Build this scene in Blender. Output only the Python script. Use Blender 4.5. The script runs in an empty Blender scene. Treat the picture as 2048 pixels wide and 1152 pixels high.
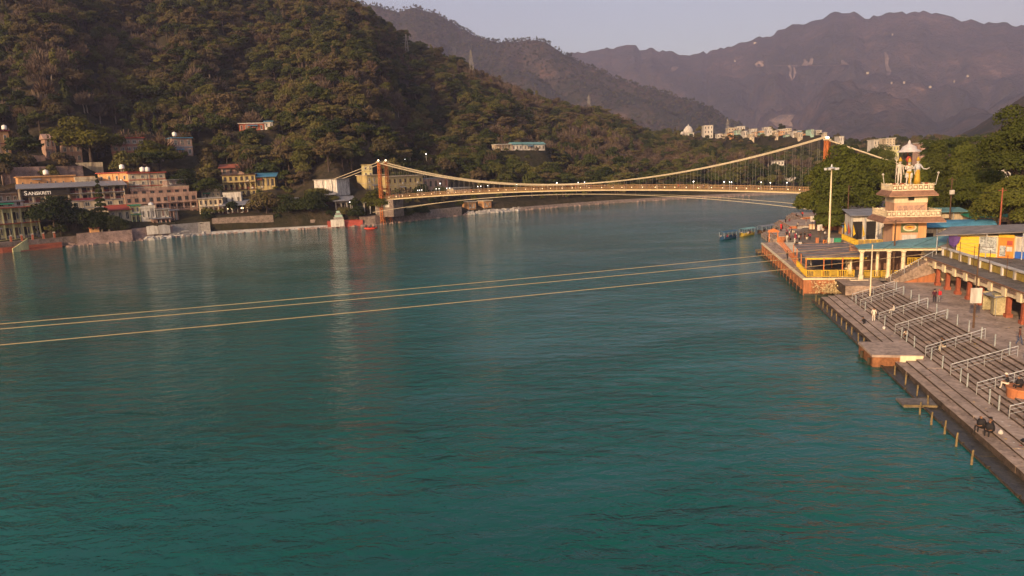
import bpy, bmesh, math, random
import numpy as np
from mathutils import Vector, Matrix, Euler
random.seed(7); rng = np.random.default_rng(11)
SC = bpy.context.scene
COL = SC.collection

# ------------------------------------------------------------------ camera
FPX, CAMH, HOR, ROLL = 1400.0, 20.7, 334.0, math.radians(2.3)
PITCH = math.atan((576 - HOR) / FPX)
cF = np.array([0, math.cos(PITCH), -math.sin(PITCH)]); _u = np.array([0, math.sin(PITCH), math.cos(PITCH)]); _r = np.array([1.0, 0, 0])
cR = math.cos(ROLL) * _r - math.sin(ROLL) * _u
cU = math.cos(ROLL) * _u + math.sin(ROLL) * _r
cC = np.array([0, 0, CAMH])
cam = bpy.data.cameras.new('camera'); cam.sensor_width = 36; cam.lens = 36 * FPX / 2048; cam.clip_start = 0.5; cam.clip_end = 30000
co = bpy.data.objects.new('camera', cam); COL.objects.link(co); SC.camera = co
co.matrix_world = Matrix(((cR[0], cU[0], -cF[0], cC[0]), (cR[1], cU[1], -cF[1], cC[1]), (cR[2], cU[2], -cF[2], cC[2]), (0, 0, 0, 1)))

# ------------------------------------------------------------------ light
SUN_EL, SUN_AZ = math.radians(18), math.radians(214)          # clockwise from +Y
sdir = Vector((math.sin(SUN_AZ) * math.cos(SUN_EL), math.cos(SUN_AZ) * math.cos(SUN_EL), math.sin(SUN_EL)))
wd = bpy.data.worlds.new('World'); SC.world = wd; wd.use_nodes = True
wn = wd.node_tree.nodes; wl = wd.node_tree.links
sky = wn.new('ShaderNodeTexSky'); sky.sky_type = 'NISHITA'; sky.sun_disc = False
sky.sun_elevation = SUN_EL; sky.sun_rotation = SUN_AZ; sky.air_density = 1.0; sky.dust_density = 4.0; sky.ozone_density = 1.0; sky.altitude = 300
tint = wn.new('ShaderNodeMix'); tint.data_type = 'RGBA'; tint.blend_type = 'MULTIPLY'; tint.inputs[0].default_value = 1.0; tc = wn.new('ShaderNodeTexCoord'); sx = wn.new('ShaderNodeSeparateXYZ'); mr = wn.new('ShaderNodeMapRange'); mr.inputs[1].default_value = 0.0; mr.inputs[2].default_value = 0.5; mr.interpolation_type = 'SMOOTHSTEP'
wl.new(tc.outputs['Generated'], sx.inputs[0]); wl.new(sx.outputs['Z'], mr.inputs[0])
dust = wn.new('ShaderNodeMix'); dust.data_type = 'RGBA'; dust.inputs[6].default_value = (1.10, 0.85, 0.71, 1); dust.inputs[7].default_value = (0.97, 0.96, 0.92, 1)      # dusty winter evening air, all round the horizon
wl.new(mr.outputs[0], dust.inputs[0]); wl.new(dust.outputs[2], tint.inputs[7])
wl.new(sky.outputs[0], tint.inputs[6]); wl.new(tint.outputs[2], wn['Background'].inputs[0]); wn['Background'].inputs[1].default_value = 0.15
sl = bpy.data.lights.new('sun', 'SUN'); sl.energy = 4.9; sl.angle = math.radians(0.6); sl.color = (1.0, 0.67, 0.37)
so = bpy.data.objects.new('sun', sl); COL.objects.link(so); so.rotation_euler = sdir.to_track_quat('Z', 'Y').to_euler()
so.location = (0, 0, 300)
vs = SC.view_settings; vs.view_transform = 'Standard'; vs.look = 'None'; vs.gamma = 1.0; vs.use_curve_mapping = False; vs.exposure = 0.56
SC.cycles.volume_bounces = 1; SC.cycles.max_bounces = 6; SC.cycles.transparent_max_bounces = 8; SC.cycles.diffuse_bounces = 2; SC.cycles.glossy_bounces = 3

# ------------------------------------------------------------------ measuring helpers
def ray(px, py): return cF + (px - 1024) / FPX * cR + (576 - py) / FPX * cU
def gz(px, py, z=0.0):
    d = ray(px, py); return cC + d * ((z - CAMH) / d[2])
def gy(px, py, Y):
    d = ray(px, py); return cC + d * (Y / d[1])
AZR = math.radians(12.5)
DU = np.array([math.sin(AZR), math.cos(AZR), 0]); DV = np.array([math.cos(AZR), -math.sin(AZR), 0]); OG = np.array([43.6, 103.0, 0])
def W(u, v, z=0.0): return OG + DU * u + DV * v + np.array([0, 0, z])
def uvz(px, py, z):
    p = gz(px, py, z) - OG; return float(p @ DU), float(p @ DV)

# ------------------------------------------------------------------ noise
_perm = rng.permutation(512)
def vnoise(x, y):
    x = np.asarray(x, float); y = np.asarray(y, float)
    xi = np.floor(x).astype(int); yi = np.floor(y).astype(int); fx = x - xi; fy = y - yi
    fx = fx * fx * (3 - 2 * fx); fy = fy * fy * (3 - 2 * fy)
    def h(a, b): return _perm[(_perm[a % 512] + b) % 512] / 255.5 - 1.0
    return (h(xi, yi) * (1 - fx) + h(xi + 1, yi) * fx) * (1 - fy) + (h(xi, yi + 1) * (1 - fx) + h(xi + 1, yi + 1) * fx) * fy
def fbm(x, y, o=4):
    s = 0; a = 1.0
    for k in range(o):
        s = s + a * vnoise(x + 17.3 * k, y - 9.1 * k); x = x * 2.03; y = y * 2.03; a *= 0.5
    return s

# ------------------------------------------------------------------ materials
MATS = {}
def nt(name):
    m = bpy.data.materials.new(name); m.use_nodes = True
    return m, m.node_tree.nodes, m.node_tree.links
def mat(name, col, rough=0.8, var=0.25, scale=0.6, bump=0.0, bscale=6.0, metal=0.0, streak=False, spec=0.3, grime=None, gamt=0.5):
    if name in MATS: return MATS[name]
    m, N, L = nt(name); b = N['Principled BSDF']
    b.inputs['Roughness'].default_value = rough; b.inputs['Metallic'].default_value = metal; b.inputs['Specular IOR Level'].default_value = spec
    geo = N.new('ShaderNodeNewGeometry'); mp = N.new('ShaderNodeMapping'); L.new(geo.outputs['Position'], mp.inputs[0])
    mp.inputs['Scale'].default_value = (1, 1, 0.18) if streak else (1, 1, 1)
    n1 = N.new('ShaderNodeTexNoise'); n1.inputs['Scale'].default_value = scale; n1.inputs['Detail'].default_value = 6; n1.inputs['Roughness'].default_value = 0.65
    L.new(mp.outputs[0], n1.inputs['Vector'])
    nb = N.new('ShaderNodeTexNoise'); nb.inputs['Scale'].default_value = scale * 5.5; nb.inputs['Detail'].default_value = 5; L.new(mp.outputs[0], nb.inputs['Vector'])
    nm_ = N.new('ShaderNodeMix'); nm_.data_type = 'FLOAT'; nm_.inputs[0].default_value = 0.4; L.new(n1.outputs[0], nm_.inputs[2]); L.new(nb.outputs[0], nm_.inputs[3])
    r = N.new('ShaderNodeValToRGB'); r.color_ramp.elements[0].position = 0.38; r.color_ramp.elements[1].position = 0.64
    c = np.array(col); g = np.array(grime) if grime is not None else c * (1 - var * 1.4)
    lo = c * (1 - gamt) + g * gamt if grime is not None else g
    r.color_ramp.elements[0].color = (*lo, 1); r.color_ramp.elements[1].color = (*np.minimum(c * (1 + var * 0.5), 1), 1)
    L.new(nm_.outputs[0], r.inputs[0]); L.new(r.outputs[0], b.inputs['Base Color'])
    if bump:
        n2 = N.new('ShaderNodeTexNoise'); n2.inputs['Scale'].default_value = bscale; n2.inputs['Detail'].default_value = 5
        L.new(geo.outputs['Position'], n2.inputs['Vector'])
        bp = N.new('ShaderNodeBump'); bp.inputs['Strength'].default_value = bump; bp.inputs['Distance'].default_value = 0.1
        L.new(n2.outputs[0], bp.inputs['Height']); L.new(bp.outputs[0], b.inputs['Normal'])
    MATS[name] = m; return m
def emit(name, col, s):
    if name in MATS: return MATS[name]
    m, N, L = nt(name); b = N['Principled BSDF']; b.inputs['Base Color'].default_value = (0.8, 0.8, 0.8, 1)
    b.inputs['Emission Color'].default_value = (*col, 1); b.inputs['Emission Strength'].default_value = s
    MATS[name] = m; return m
def leafmat(name, stops, rnd=1.0, trans=0.25, nscale=0.35):
    """foliage: colour from the tree's own random number and a clump noise"""
    m, N, L = nt(name)
    N.remove(N['Principled BSDF'])
    oi = N.new('ShaderNodeObjectInfo'); geo = N.new('ShaderNodeNewGeometry')
    n1 = N.new('ShaderNodeTexNoise'); n1.inputs['Scale'].default_value = nscale; n1.inputs['Detail'].default_value = 4
    L.new(geo.outputs['Position'], n1.inputs['Vector'])
    a = N.new('ShaderNodeMath'); a.operation = 'MULTIPLY_ADD'; a.inputs[1].default_value = 0.55; a.inputs[2].default_value = -0.275
    L.new(n1.outputs[0], a.inputs[0])
    s = N.new('ShaderNodeMath'); s.operation = 'MULTIPLY_ADD'; s.inputs[1].default_value = rnd
    L.new(oi.outputs['Random'], s.inputs[0]); L.new(a.outputs[0], s.inputs[2])
    if rnd < 0.99:
        o = N.new('ShaderNodeMath'); o.operation = 'ADD'; o.inputs[1].default_value = 0.5 - rnd / 2; L.new(s.outputs[0], o.inputs[0]); s = o
    r = N.new('ShaderNodeValToRGB'); e = r.color_ramp.elements
    while len(e) < len(stops): e.new(0.5)
    for i, c in enumerate(stops): e[i].position = i / (len(stops) - 1); e[i].color = (*c, 1)
    L.new(s.outputs[0], r.inputs[0])
    d = N.new('ShaderNodeBsdfDiffuse'); t = N.new('ShaderNodeBsdfTranslucent'); mx = N.new('ShaderNodeMixShader'); mx.inputs[0].default_value = trans
    L.new(r.outputs[0], d.inputs[0]); L.new(r.outputs[0], t.inputs[0]); L.new(d.outputs[0], mx.inputs[1]); L.new(t.outputs[0], mx.inputs[2])
    L.new(mx.outputs[0], N['Material Output'].inputs[0]); MATS[name] = m; return m

# ------------------------------------------------------------------ objects
def link(name, me, parent=None, loc=None, rot=0.0):
    o = bpy.data.objects.new(name, me); COL.objects.link(o)
    if parent is not None: o.parent = parent
    if loc is not None: o.location = loc
    if rot: o.rotation_euler = (0, 0, rot)
    return o
def tag(o, label=None, cat=None, group=None, kind=None):
    if label: o['label'] = label
    if cat: o['category'] = cat
    if group: o['group'] = group
    if kind: o['kind'] = kind
    return o
def thing(name, label, cat, loc=(0, 0, 0), rot=0.0, group=None):
    return tag(link(name, None, None, loc, rot), label, cat, group)
def copy_tree(o, parent=None):
    c = o.copy(); COL.objects.link(c)
    if parent is not None: c.parent = parent
    for ch in o.children: copy_tree(ch, c)
    return c

class MB:
    """collects faces; build() makes ONE mesh object"""
    def __init__(s): s.v = []; s.f = []; s.m = []
    def add(s, vs, fs, mi=0):
        n = len(s.v); s.v += [tuple(map(float, p)) for p in vs]; s.f += [tuple(i + n for i in f) for f in fs]; s.m += [mi] * len(fs); return s
    def box(s, x0, x1, y0, y1, z0, z1, mi=0):
        v = [(x0, y0, z0), (x1, y0, z0), (x1, y1, z0), (x0, y1, z0), (x0, y0, z1), (x1, y0, z1), (x1, y1, z1), (x0, y1, z1)]
        return s.add(v, [(0, 3, 2, 1), (4, 5, 6, 7), (0, 1, 5, 4), (1, 2, 6, 5), (2, 3, 7, 6), (3, 0, 4, 7)], mi)
    def hexa(s, v, mi=0):
        return s.add(v, [(0, 3, 2, 1), (4, 5, 6, 7), (0, 1, 5, 4), (1, 2, 6, 5), (2, 3, 7, 6), (3, 0, 4, 7)], mi)
    def prism(s, poly, z0, z1, mi=0):
        n = len(poly); v = [(x, y, z0) for x, y in poly] + [(x, y, z1) for x, y in poly]
        return s.add(v, [tuple(range(n - 1, -1, -1)), tuple(range(n, 2 * n))] + [(i, (i + 1) % n, n + (i + 1) % n, n + i) for i in range(n)], mi)
    def bar(s, a, b, w, h=None, mi=0):
        a = Vector(a); b = Vector(b); d = (b - a).normalized(); h = h or w
        r = d.cross(Vector((0, 0, 1)))
        if r.length < 1e-3: r = Vector((1, 0, 0))
        r.normalize(); u = r.cross(d); r = r * w / 2; u = u * h / 2
        return s.add([a - r - u, a + r - u, a + r + u, a - r + u, b - r - u, b + r - u, b + r + u, b - r + u],
                     [(0, 3, 2, 1), (4, 5, 6, 7), (0, 1, 5, 4), (1, 2, 6, 5), (2, 3, 7, 6), (3, 0, 4, 7)], mi)
    def tube(s, pts, rad, n=6, mi=0, cap=True):
        pts = [Vector(p) for p in pts]; rad = rad if isinstance(rad, (list, tuple)) else [rad] * len(pts); base = len(s.v); ref = None
        for i, p in enumerate(pts):
            d = (pts[min(i + 1, len(pts) - 1)] - pts[max(i - 1, 0)]).normalized()
            if ref is None: ref = d.cross(Vector((0, 0, 1))); ref = ref.normalized() if ref.length > 1e-3 else Vector((1, 0, 0))
            x = (ref - d * ref.dot(d)).normalized(); y = d.cross(x); ref = x
            for k in range(n):
                t = 2 * math.pi * k / n; q = p + (x * math.cos(t) + y * math.sin(t)) * rad[i]; s.v.append((q.x, q.y, q.z))
        for i in range(len(pts) - 1):
            for k in range(n):
                a = base + i * n + k; b2 = base + i * n + (k + 1) % n
                s.f.append((a, b2, b2 + n, a + n)); s.m.append(mi)
        if cap:
            s.f.append(tuple(base + k for k in range(n - 1, -1, -1))); s.m.append(mi)
            e = base + (len(pts) - 1) * n; s.f.append(tuple(e + k for k in range(n))); s.m.append(mi)
        return s
    def lathe(s, prof, cx=0, cy=0, n=12, mi=0):
        base = len(s.v)
        for r, z in prof:
            for k in range(n):
                t = 2 * math.pi * k / n; s.v.append((cx + r * math.cos(t), cy + r * math.sin(t), z))
        for i in range(len(prof) - 1):
            for k in range(n):
                a = base + i * n + k; b2 = base + i * n + (k + 1) % n; s.f.append((a, b2, b2 + n, a + n)); s.m.append(mi)
        s.f.append(tuple(base + k for k in range(n - 1, -1, -1))); s.m.append(mi)
        e = base + (len(prof) - 1) * n; s.f.append(tuple(e + k for k in range(n))); s.m.append(mi)
        return s
    def ball(s, c, r, n=8, mi=0, sz=1.0):
        k = n // 2
        pr = [(max(r * math.sin(math.pi * i / k), 1e-3), c[2] - sz * r * math.cos(math.pi * i / k)) for i in range(k + 1)]
        return s.lathe(pr, c[0], c[1], n, mi)
    def mesh(s, name, mats, smooth=False):
        me = bpy.data.meshes.new(name); me.from_pydata(s.v, [], s.f)
        for m in (mats if isinstance(mats, (list, tuple)) else [mats]): me.materials.append(m)
        if len(me.polygons):
            me.polygons.foreach_set('material_index', s.m)
            if smooth: me.polygons.foreach_set('use_smooth', [True] * len(me.polygons))
        me.update(); return me
    def build(s, name, mats, parent=None, smooth=False, loc=None, rot=0.0):
        return link(name, s.mesh(name, mats, smooth), parent, loc, rot)

def quads(C, Nn, size, mi=0, asp=1.0):
    """arrays of leaf cards -> verts, faces"""
    n = len(C); t = rng.normal(size=(n, 3)); t -= (t * Nn).sum(1, keepdims=True) * Nn; t /= np.linalg.norm(t, axis=1, keepdims=True) + 1e-9
    b = np.cross(Nn, t); s = (size if np.ndim(size) else np.full(n, size))[:, None]
    tip = Nn * s * 0.25
    v = np.stack([C - t * s * 0.5 * asp, C - b * s * 0.42 - tip, C + t * s * 0.5 * asp, C + b * s * 0.42 - tip], 1).reshape(-1, 3)
    f = np.arange(4 * n).reshape(n, 4); return v, f
def npmesh(name, v, f, mats, mi=None, smooth=False):
    me = bpy.data.meshes.new(name); v = np.asarray(v, np.float32); f = np.asarray(f, np.int32); k = f.shape[1]
    me.vertices.add(len(v)); me.vertices.foreach_set('co', v.ravel())
    me.loops.add(f.size); me.loops.foreach_set('vertex_index', f.ravel())
    me.polygons.add(len(f)); me.polygons.foreach_set('loop_start', np.arange(0, f.size, k, dtype=np.int32)); me.polygons.foreach_set('loop_total', np.full(len(f), k, np.int32))
    for m in (mats if isinstance(mats, (list, tuple)) else [mats]): me.materials.append(m)
    if mi is not None: me.polygons.foreach_set('material_index', np.asarray(mi, np.int32))
    me.polygons.foreach_set('use_smooth', np.full(len(f), smooth))
    me.update(calc_edges=True); me.validate(); return me
# ================================================================== SETTING: river, hills, mountains
def interp(x, xs, ys): return np.interp(x, xs, ys)
def sky_pts(pts):
    A = []; T = []
    for p in pts:
        d = ray(*p); A.append(math.degrees(math.atan2(d[0], d[1]))); T.append(d[2] / math.hypot(d[0], d[1]))
    return np.array(A), np.array(T)
BANK = [(-1100, -520), (-800, -270), (-560, -85), (-400, 40), (-260, 150), (-162.4, 222.6), (-148.6, 239.1), (-125.7, 255.4), (-117.1, 265.2), (-100, 270.1), (-72.4, 275.1), (-53.7, 280.4), (-34.1, 302.4), (-17.9, 321.7), (5.3, 336.5), (47.2, 364), (104.2, 382.9), (158.5, 384), (260, 392), (420, 430), (800, 520)]
BA = np.array([math.degrees(math.atan2(x, y)) for x, y in BANK]); BR = np.array([math.hypot(x, y) for x, y in BANK])
_a, _t = sky_pts([(-600, -300), (0, -170), (400, -130), (600, -45), (700, 2), (760, 40), (810, 72), (860, 98), (950, 138), (1010, 165), (1080, 192), (1140, 212), (1200, 222), (1290, 256), (1370, 275), (1500, 290), (1620, 292), (1800, 290), (2048, 285)])
LA = np.concatenate([[-130, -100, -70], _a]); LT = np.concatenate([[0.10, 0.16, 0.26], _t - np.where(_a > 12, 0.002, 0.011)])
LRX = [-130, -70, -46, -33, -15, -7.5, 2.8, 11, 19, 45]; LRY = [1200, 1000, 820, 730, 680, 700, 740, 780, 760, 800]
PADS = []                                      # (x, y, radius, z): levelled ground under buildings, filled later
def hill_z(x, y, pads=True):
    x = np.asarray(x, float); y = np.asarray(y, float)
    a = np.degrees(np.arctan2(x, y)); r = np.hypot(x, y)
    db = interp(a, BA, BR); dr = interp(a, LRX, LRY); zr = CAMH + interp(a, LA, LT) * dr
    t = (r - db) / (dr - db); tc = np.clip(t, 0, 1)
    z = 3.0 + (zr - 3.0) * (0.75 * tc ** 1.08 + 0.25 * tc * tc * (3 - 2 * tc))
    spur = fbm(a * 0.16 + 3, r * 0.0022, 3) * 20 + fbm(x * 0.016, y * 0.016, 4) * 6
    z = z + spur * np.sin(np.pi * np.clip(tc, 0, 1)) ** 0.8 * np.clip((zr - 20) / 120, 0.15, 1)
    z = np.where(t > 1, zr - (t - 1) * (dr - db) * 0.28, z)
    if PADS:
        Wt = np.zeros_like(z); Zs = np.zeros_like(z)
        for (cx, cy, ra, zp) in PADS:
            w = np.exp(-2.2 * ((x - cx) ** 2 + (y - cy) ** 2) / (ra * ra)); Wt = Wt + w; Zs = Zs + w * zp
        k = np.clip(Wt * 1.3, 0, 1); z = z * (1 - k) + Zs / np.maximum(Wt, 1e-6) * k
    e = r - db
    z = np.where(e < 6, np.minimum(z, -1.5 + e * 0.75), z)
    return z
def polar_mesh(name, fz, a0, a1, na, rfun, material, smooth=True):
    A = np.linspace(a0, a1, na); V = []; 
    R = rfun(A)                                   # (nr, na)
    X = R * np.sin(np.radians(A)); Y = R * np.cos(np.radians(A)); Z = fz(X, Y)
    nr = R.shape[0]; V = np.stack([X, Y, Z], -1).reshape(-1, 3)
    i = np.arange((nr - 1) * (na - 1)); r_ = i // (na - 1); c_ = i % (na - 1); q = r_ * na + c_
    F = np.stack([q, q + 1, q + na + 1, q + na], 1)
    return tag(link(name, npmesh(name, V, F, material, smooth=smooth)), kind='structure')
# --- materials of the ground
def groundmat(name, cols, s1, s2, bump, bs, bd):
    m, N, L = nt(name); b = N['Principled BSDF']; b.inputs['Roughness'].default_value = 1.0; b.inputs['Specular IOR Level'].default_value = 0.05
    geo = N.new('ShaderNodeNewGeometry')
    n1 = N.new('ShaderNodeTexNoise'); n1.inputs['Scale'].default_value = s1; n1.inputs['Detail'].default_value = 8; n1.inputs['Roughness'].default_value = 0.6
    n2 = N.new('ShaderNodeTexNoise'); n2.inputs['Scale'].default_value = s2; n2.inputs['Detail'].default_value = 6; n2.inputs['Roughness'].default_value = 0.7
    mx = N.new('ShaderNodeMix'); mx.data_type = 'FLOAT'; mx.inputs[0].default_value = 0.5
    r = N.new('ShaderNodeValToRGB'); e = r.color_ramp.elements
    while len(e) < len(cols): e.new(0.5)
    for i, (p, c) in enumerate(cols): e[i].position = p; e[i].color = (*c, 1)
    L.new(geo.outputs['Position'], n1.inputs['Vector']); L.new(geo.outputs['Position'], n2.inputs['Vector'])
    L.new(n1.outputs[0], mx.inputs[2]); L.new(n2.outputs[0], mx.inputs[3]); L.new(mx.outputs[0], r.inputs[0]); L.new(r.outputs[0], b.inputs['Base Color'])
    bp = N.new('ShaderNodeBump'); bp.inputs['Strength'].default_value = bump; bp.inputs['Distance'].default_value = bd
    n3 = N.new('ShaderNodeTexNoise'); n3.inputs['Scale'].default_value = bs; n3.inputs['Detail'].default_value = 6; n3.inputs['Roughness'].default_value = 0.7
    L.new(geo.outputs['Position'], n3.inputs['Vector']); L.new(n3.outputs[0], bp.inputs['Height']); L.new(bp.outputs[0], b.inputs['Normal'])
    return m
M_HILL = groundmat('hill_soil', [(0.36, (0.018, 0.020, 0.010)), (0.5, (0.035, 0.030, 0.018)), (0.66, (0.075, 0.055, 0.038))], 0.02, 0.25, 0.6, 0.4, 1.5)
M_MID = groundmat('ridge_woodland', [(0.36, (0.018, 0.024, 0.014)), (0.47, (0.035, 0.036, 0.02)), (0.56, (0.075, 0.055, 0.036)), (0.66, (0.17, 0.10, 0.07))], 0.005, 0.035, 1.0, 0.06, 14)
M_FAR = groundmat('mountain_woodland', [(0.36, (0.028, 0.030, 0.022)), (0.49, (0.050, 0.044, 0.032)), (0.58, (0.088, 0.062, 0.046)), (0.68, (0.20, 0.13, 0.095))], 0.0022, 0.016, 1.0, 0.025, 34)

# --- river
m, N, L = nt('river_water'); b = N['Principled BSDF']
b.inputs['Roughness'].default_value = 0.06; b.inputs['IOR'].default_value = 1.33; b.inputs['Specular IOR Level'].default_value = 0.4
geo = N.new('ShaderNodeNewGeometry')
def wnoise(scale, stretch, rotz, detail=3, rough=0.55, dist=0.0):
    mp = N.new('ShaderNodeMapping'); mp.inputs['Scale'].default_value = stretch; mp.inputs['Rotation'].default_value = (0, 0, rotz); L.new(geo.outputs['Position'], mp.inputs[0])
    n = N.new('ShaderNodeTexNoise'); n.inputs['Scale'].default_value = scale; n.inputs['Detail'].default_value = detail; n.inputs['Roughness'].default_value = rough; n.inputs['Distortion'].default_value = dist
    L.new(mp.outputs[0], n.inputs['Vector']); return n
nA = wnoise(0.42, (1, 2.1, 1), 0.45, 4, 0.58, 0.5); nB = wnoise(2.6, (1, 1.5, 1), -0.3, 3, 0.6); nC = wnoise(0.022, (1, 2.4, 1), 0.35, 5, 0.62, 0.8)
nD = wnoise(0.13, (1, 2.6, 1), 0.45, 2, 0.5, 0.3)
def mth(op, a, bb, c=None):
    x = N.new('ShaderNodeMath'); x.operation = op
    for i, k in enumerate((a, bb, c)):
        if k is None: continue
        if isinstance(k, (int, float)): x.inputs[i].default_value = k
        else: L.new(k, x.inputs[i])
    return x.outputs[0]
rip = mth('MULTIPLY_ADD', nB.outputs[0], 0.12, mth('MULTIPLY_ADD', nD.outputs[0], 1.0, mth('MULTIPLY', nA.outputs[0], 1.0)))
calm = N.new('ShaderNodeMapRange'); calm.inputs[1].default_value = 0.40; calm.inputs[2].default_value = 0.58; calm.inputs[3].default_value = 0.38; calm.inputs[4].default_value = 1.0
L.new(nC.outputs[0], calm.inputs[0])
bp = N.new('ShaderNodeBump'); bp.inputs['Distance'].default_value = 0.55; L.new(rip, bp.inputs['Height']); L.new(mth('MULTIPLY', calm.outputs[0], 0.8), bp.inputs['Strength']); L.new(bp.outputs[0], b.inputs['Normal'])
rc = N.new('ShaderNodeValToRGB'); rc.color_ramp.elements[0].position = 0.3; rc.color_ramp.elements[1].position = 0.7
rc.color_ramp.elements[0].color = (0.003, 0.056, 0.046, 1); rc.color_ramp.elements[1].color = (0.006, 0.090, 0.078, 1)
nE = wnoise(0.02, (1, 1.5, 1), 0.4, 3, 0.5, 0.5); L.new(nE.outputs[0], rc.inputs[0]); L.new(rc.outputs[0], b.inputs['Base Color'])
MATS['water'] = m
tag(MB().add([(-2500, -1500, 0), (3500, -1500, 0), (3500, 2500, 0), (-2500, 2500, 0)], [(0, 1, 2, 3)]).build('river', m), kind='structure')

# --- wooded hill on the far bank
def r_hill(A):
    db = interp(A, BA, BR); dr = interp(A, LRX, LRY)
    s = np.concatenate([np.array([-8, -2, 0, 2, 4, 6, 9, 13, 18, 24]), np.zeros(0)])
    k = np.linspace(0.0, 1.0, 60) ** 1.2
    top = db[None] + s[:, None]; st = db + 30
    return np.concatenate([top, st[None] + (dr * 1.25 - st)[None] * k[:, None]], 0)

# --- ridges beyond
def ridge(name, pts, rr, rb, zb, amp, sc, na, nr, material, a0=None, a1=None, skew=1.0):
    A_, T_ = sky_pts(pts); o = np.argsort(A_); A_ = A_[o]; T_ = T_[o]
    def fz(X, Y):
        a = np.degrees(np.arctan2(X, Y)); r = np.hypot(X, Y); R = interp(a, rr[0], rr[1]); B = interp(a, rb[0], rb[1])
        zr = CAMH + interp(a, A_, T_) * R + fbm(a * 3.0, a * 0 + 1, 4) * amp * 0.022
        t = np.clip((r - B) / (R - B), 0, 1.6); tc = np.clip(t, 0, 1)
        g = np.abs(fbm(X * sc + 5 + 0.6 * vnoise(Y * sc, X * sc), Y * sc * 0.8, 5))                 # gullies only carve, so the crest stays the crest
        n = -amp * np.exp(-g * 2.6) * 0.8 - amp * 0.35 * (vnoise(a * 0.45 + 2, r * sc * 0.3) * 0.5 + 0.5) - amp * 0.10 * np.abs(fbm(X * sc * 6, Y * sc * 6, 3))
        z = zb + (zr - zb) * tc ** skew + n * np.clip(tc * 3, 0, 1) * np.clip((1 - tc) * 2.2, 0.0, 1) * np.clip((zr - zb) / (2.2 * amp), 0.1, 1)
        return np.where(t > 1, zr - (t - 1) * (R - B) * 0.5, z)
    def rf(A):
        R = interp(A, rr[0], rr[1]); B = interp(A, rb[0], rb[1]); k = np.linspace(0, 1.3, nr); return B[None] + (R - B)[None] * k[:, None]
    polar_mesh(name, fz, a0 if a0 is not None else A_[0], a1 if a1 is not None else A_[-1], na, rf, material)
    return fz
mid_z = ridge('near_ridge', [(-700, -420), (-200, -300), (300, -180), (560, -70), (680, -4), (740, 6), (790, 22), (830, 14), (870, 22), (920, 55), (960, 76), (1000, 82), (1040, 80), (1075, 76), (1110, 95), (1150, 117), (1200, 142), (1260, 166), (1320, 183), (1400, 207), (1450, 235), (1500, 262), (1560, 285), (1650, 302), (1800, 310)],
      ([-40, 0, 25], [3100, 2800, 2200]), ([-40, 0, 25], [1500, 1350, 1250]), 10, 200, 0.0024, 320, 90, M_MID)
far_z = ridge('far_mountain', [(-700, -100), (300, 60), (900, 150), (1100, 118), (1145, 104), (1200, 100), (1250, 90), (1300, 98), (1350, 106), (1390, 109), (1430, 98), (1480, 85), (1540, 72), (1575, 52), (1620, 45), (1650, 30), (1680, 20), (1710, 26), (1735, 36), (1770, 27), (1830, 21), (1880, 28), (1930, 38), (1990, 45), (2048, 50), (2200, 75), (2500, 60), (3200, 20)],
      ([-40, 60], [5200, 4600]), ([-40, 60], [2400, 2100]), 0, 520, 0.0014, 420, 110, M_FAR, skew=0.9)
right_z = ridge('right_slope', [(1780, 315), (1850, 303), (1900, 284), (1930, 264), (1960, 247), (2000, 222), (2048, 190), (2150, 130), (2300, 60), (2700, -60), (3600, -200)],
      ([20, 60], [1500, 1100]), ([20, 60], [600, 500]), 6, 60, 0.006, 200, 60, M_MID)

# --- near bank
def rb_edge(u):      # v of the water's edge for each u
    return np.interp(u, [-140, 18, 19, 66, 90, 120, 161, 240, 260, 300], [12, 12, 4.0, 6.5, 13.7, 21.6, 35.5, 75, 200, 2000])
def near_z(x, y):
    x = np.asarray(x, float); y = np.asarray(y, float)
    u = (x - OG[0]) * DU[0] + (y - OG[1]) * DU[1]; v = (x - OG[0]) * DV[0] + (y - OG[1]) * DV[1]
    e = v - rb_edge(u); inl = np.clip((e - 45) / 150, 0, 1)
    z = 2.6 + inl * 5 + fbm(x * 0.02, y * 0.02, 3) * 1.2 * np.clip((e - 30) / 40, 0, 1)
    b_ = np.clip((u - 62) / 20, 0, 1)                      # beyond the pavilion the bank is a sandy slope
    zz = np.minimum(z, -2 + e * (8 * (1 - b_) + 0.55 * b_))
    return np.where(u > 240, np.minimum(zz, 2.6 - (u - 240) * 0.15), zz)
M_BANKSOIL = mat('packed_bank_soil', (0.20, 0.155, 0.12), 0.95, 0.35, 0.25, 0.4, 2.0)
us = np.concatenate([np.arange(-140, 10, 10), [17.9, 18.4, 19.2, 24], np.arange(30, 320, 7)]); vs_ = np.concatenate([np.arange(-4, 60, 2.0), np.arange(60, 900, 30)])
UU, VV = np.meshgrid(us, vs_, indexing='ij'); X = OG[0] + UU * DU[0] + VV * DV[0]; Y = OG[1] + UU * DU[1] + VV * DV[1]
Z = near_z(X, Y); nv = len(vs_); i = np.arange((len(us) - 1) * (nv - 1)); q = (i // (nv - 1)) * nv + i % (nv - 1)
tag(link('near_bank', npmesh('near_bank', np.stack([X, Y, Z], -1).reshape(-1, 3), np.stack([q, q + nv, q + nv + 1, q + 1], 1), M_BANKSOIL, smooth=True)), kind='structure')

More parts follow.
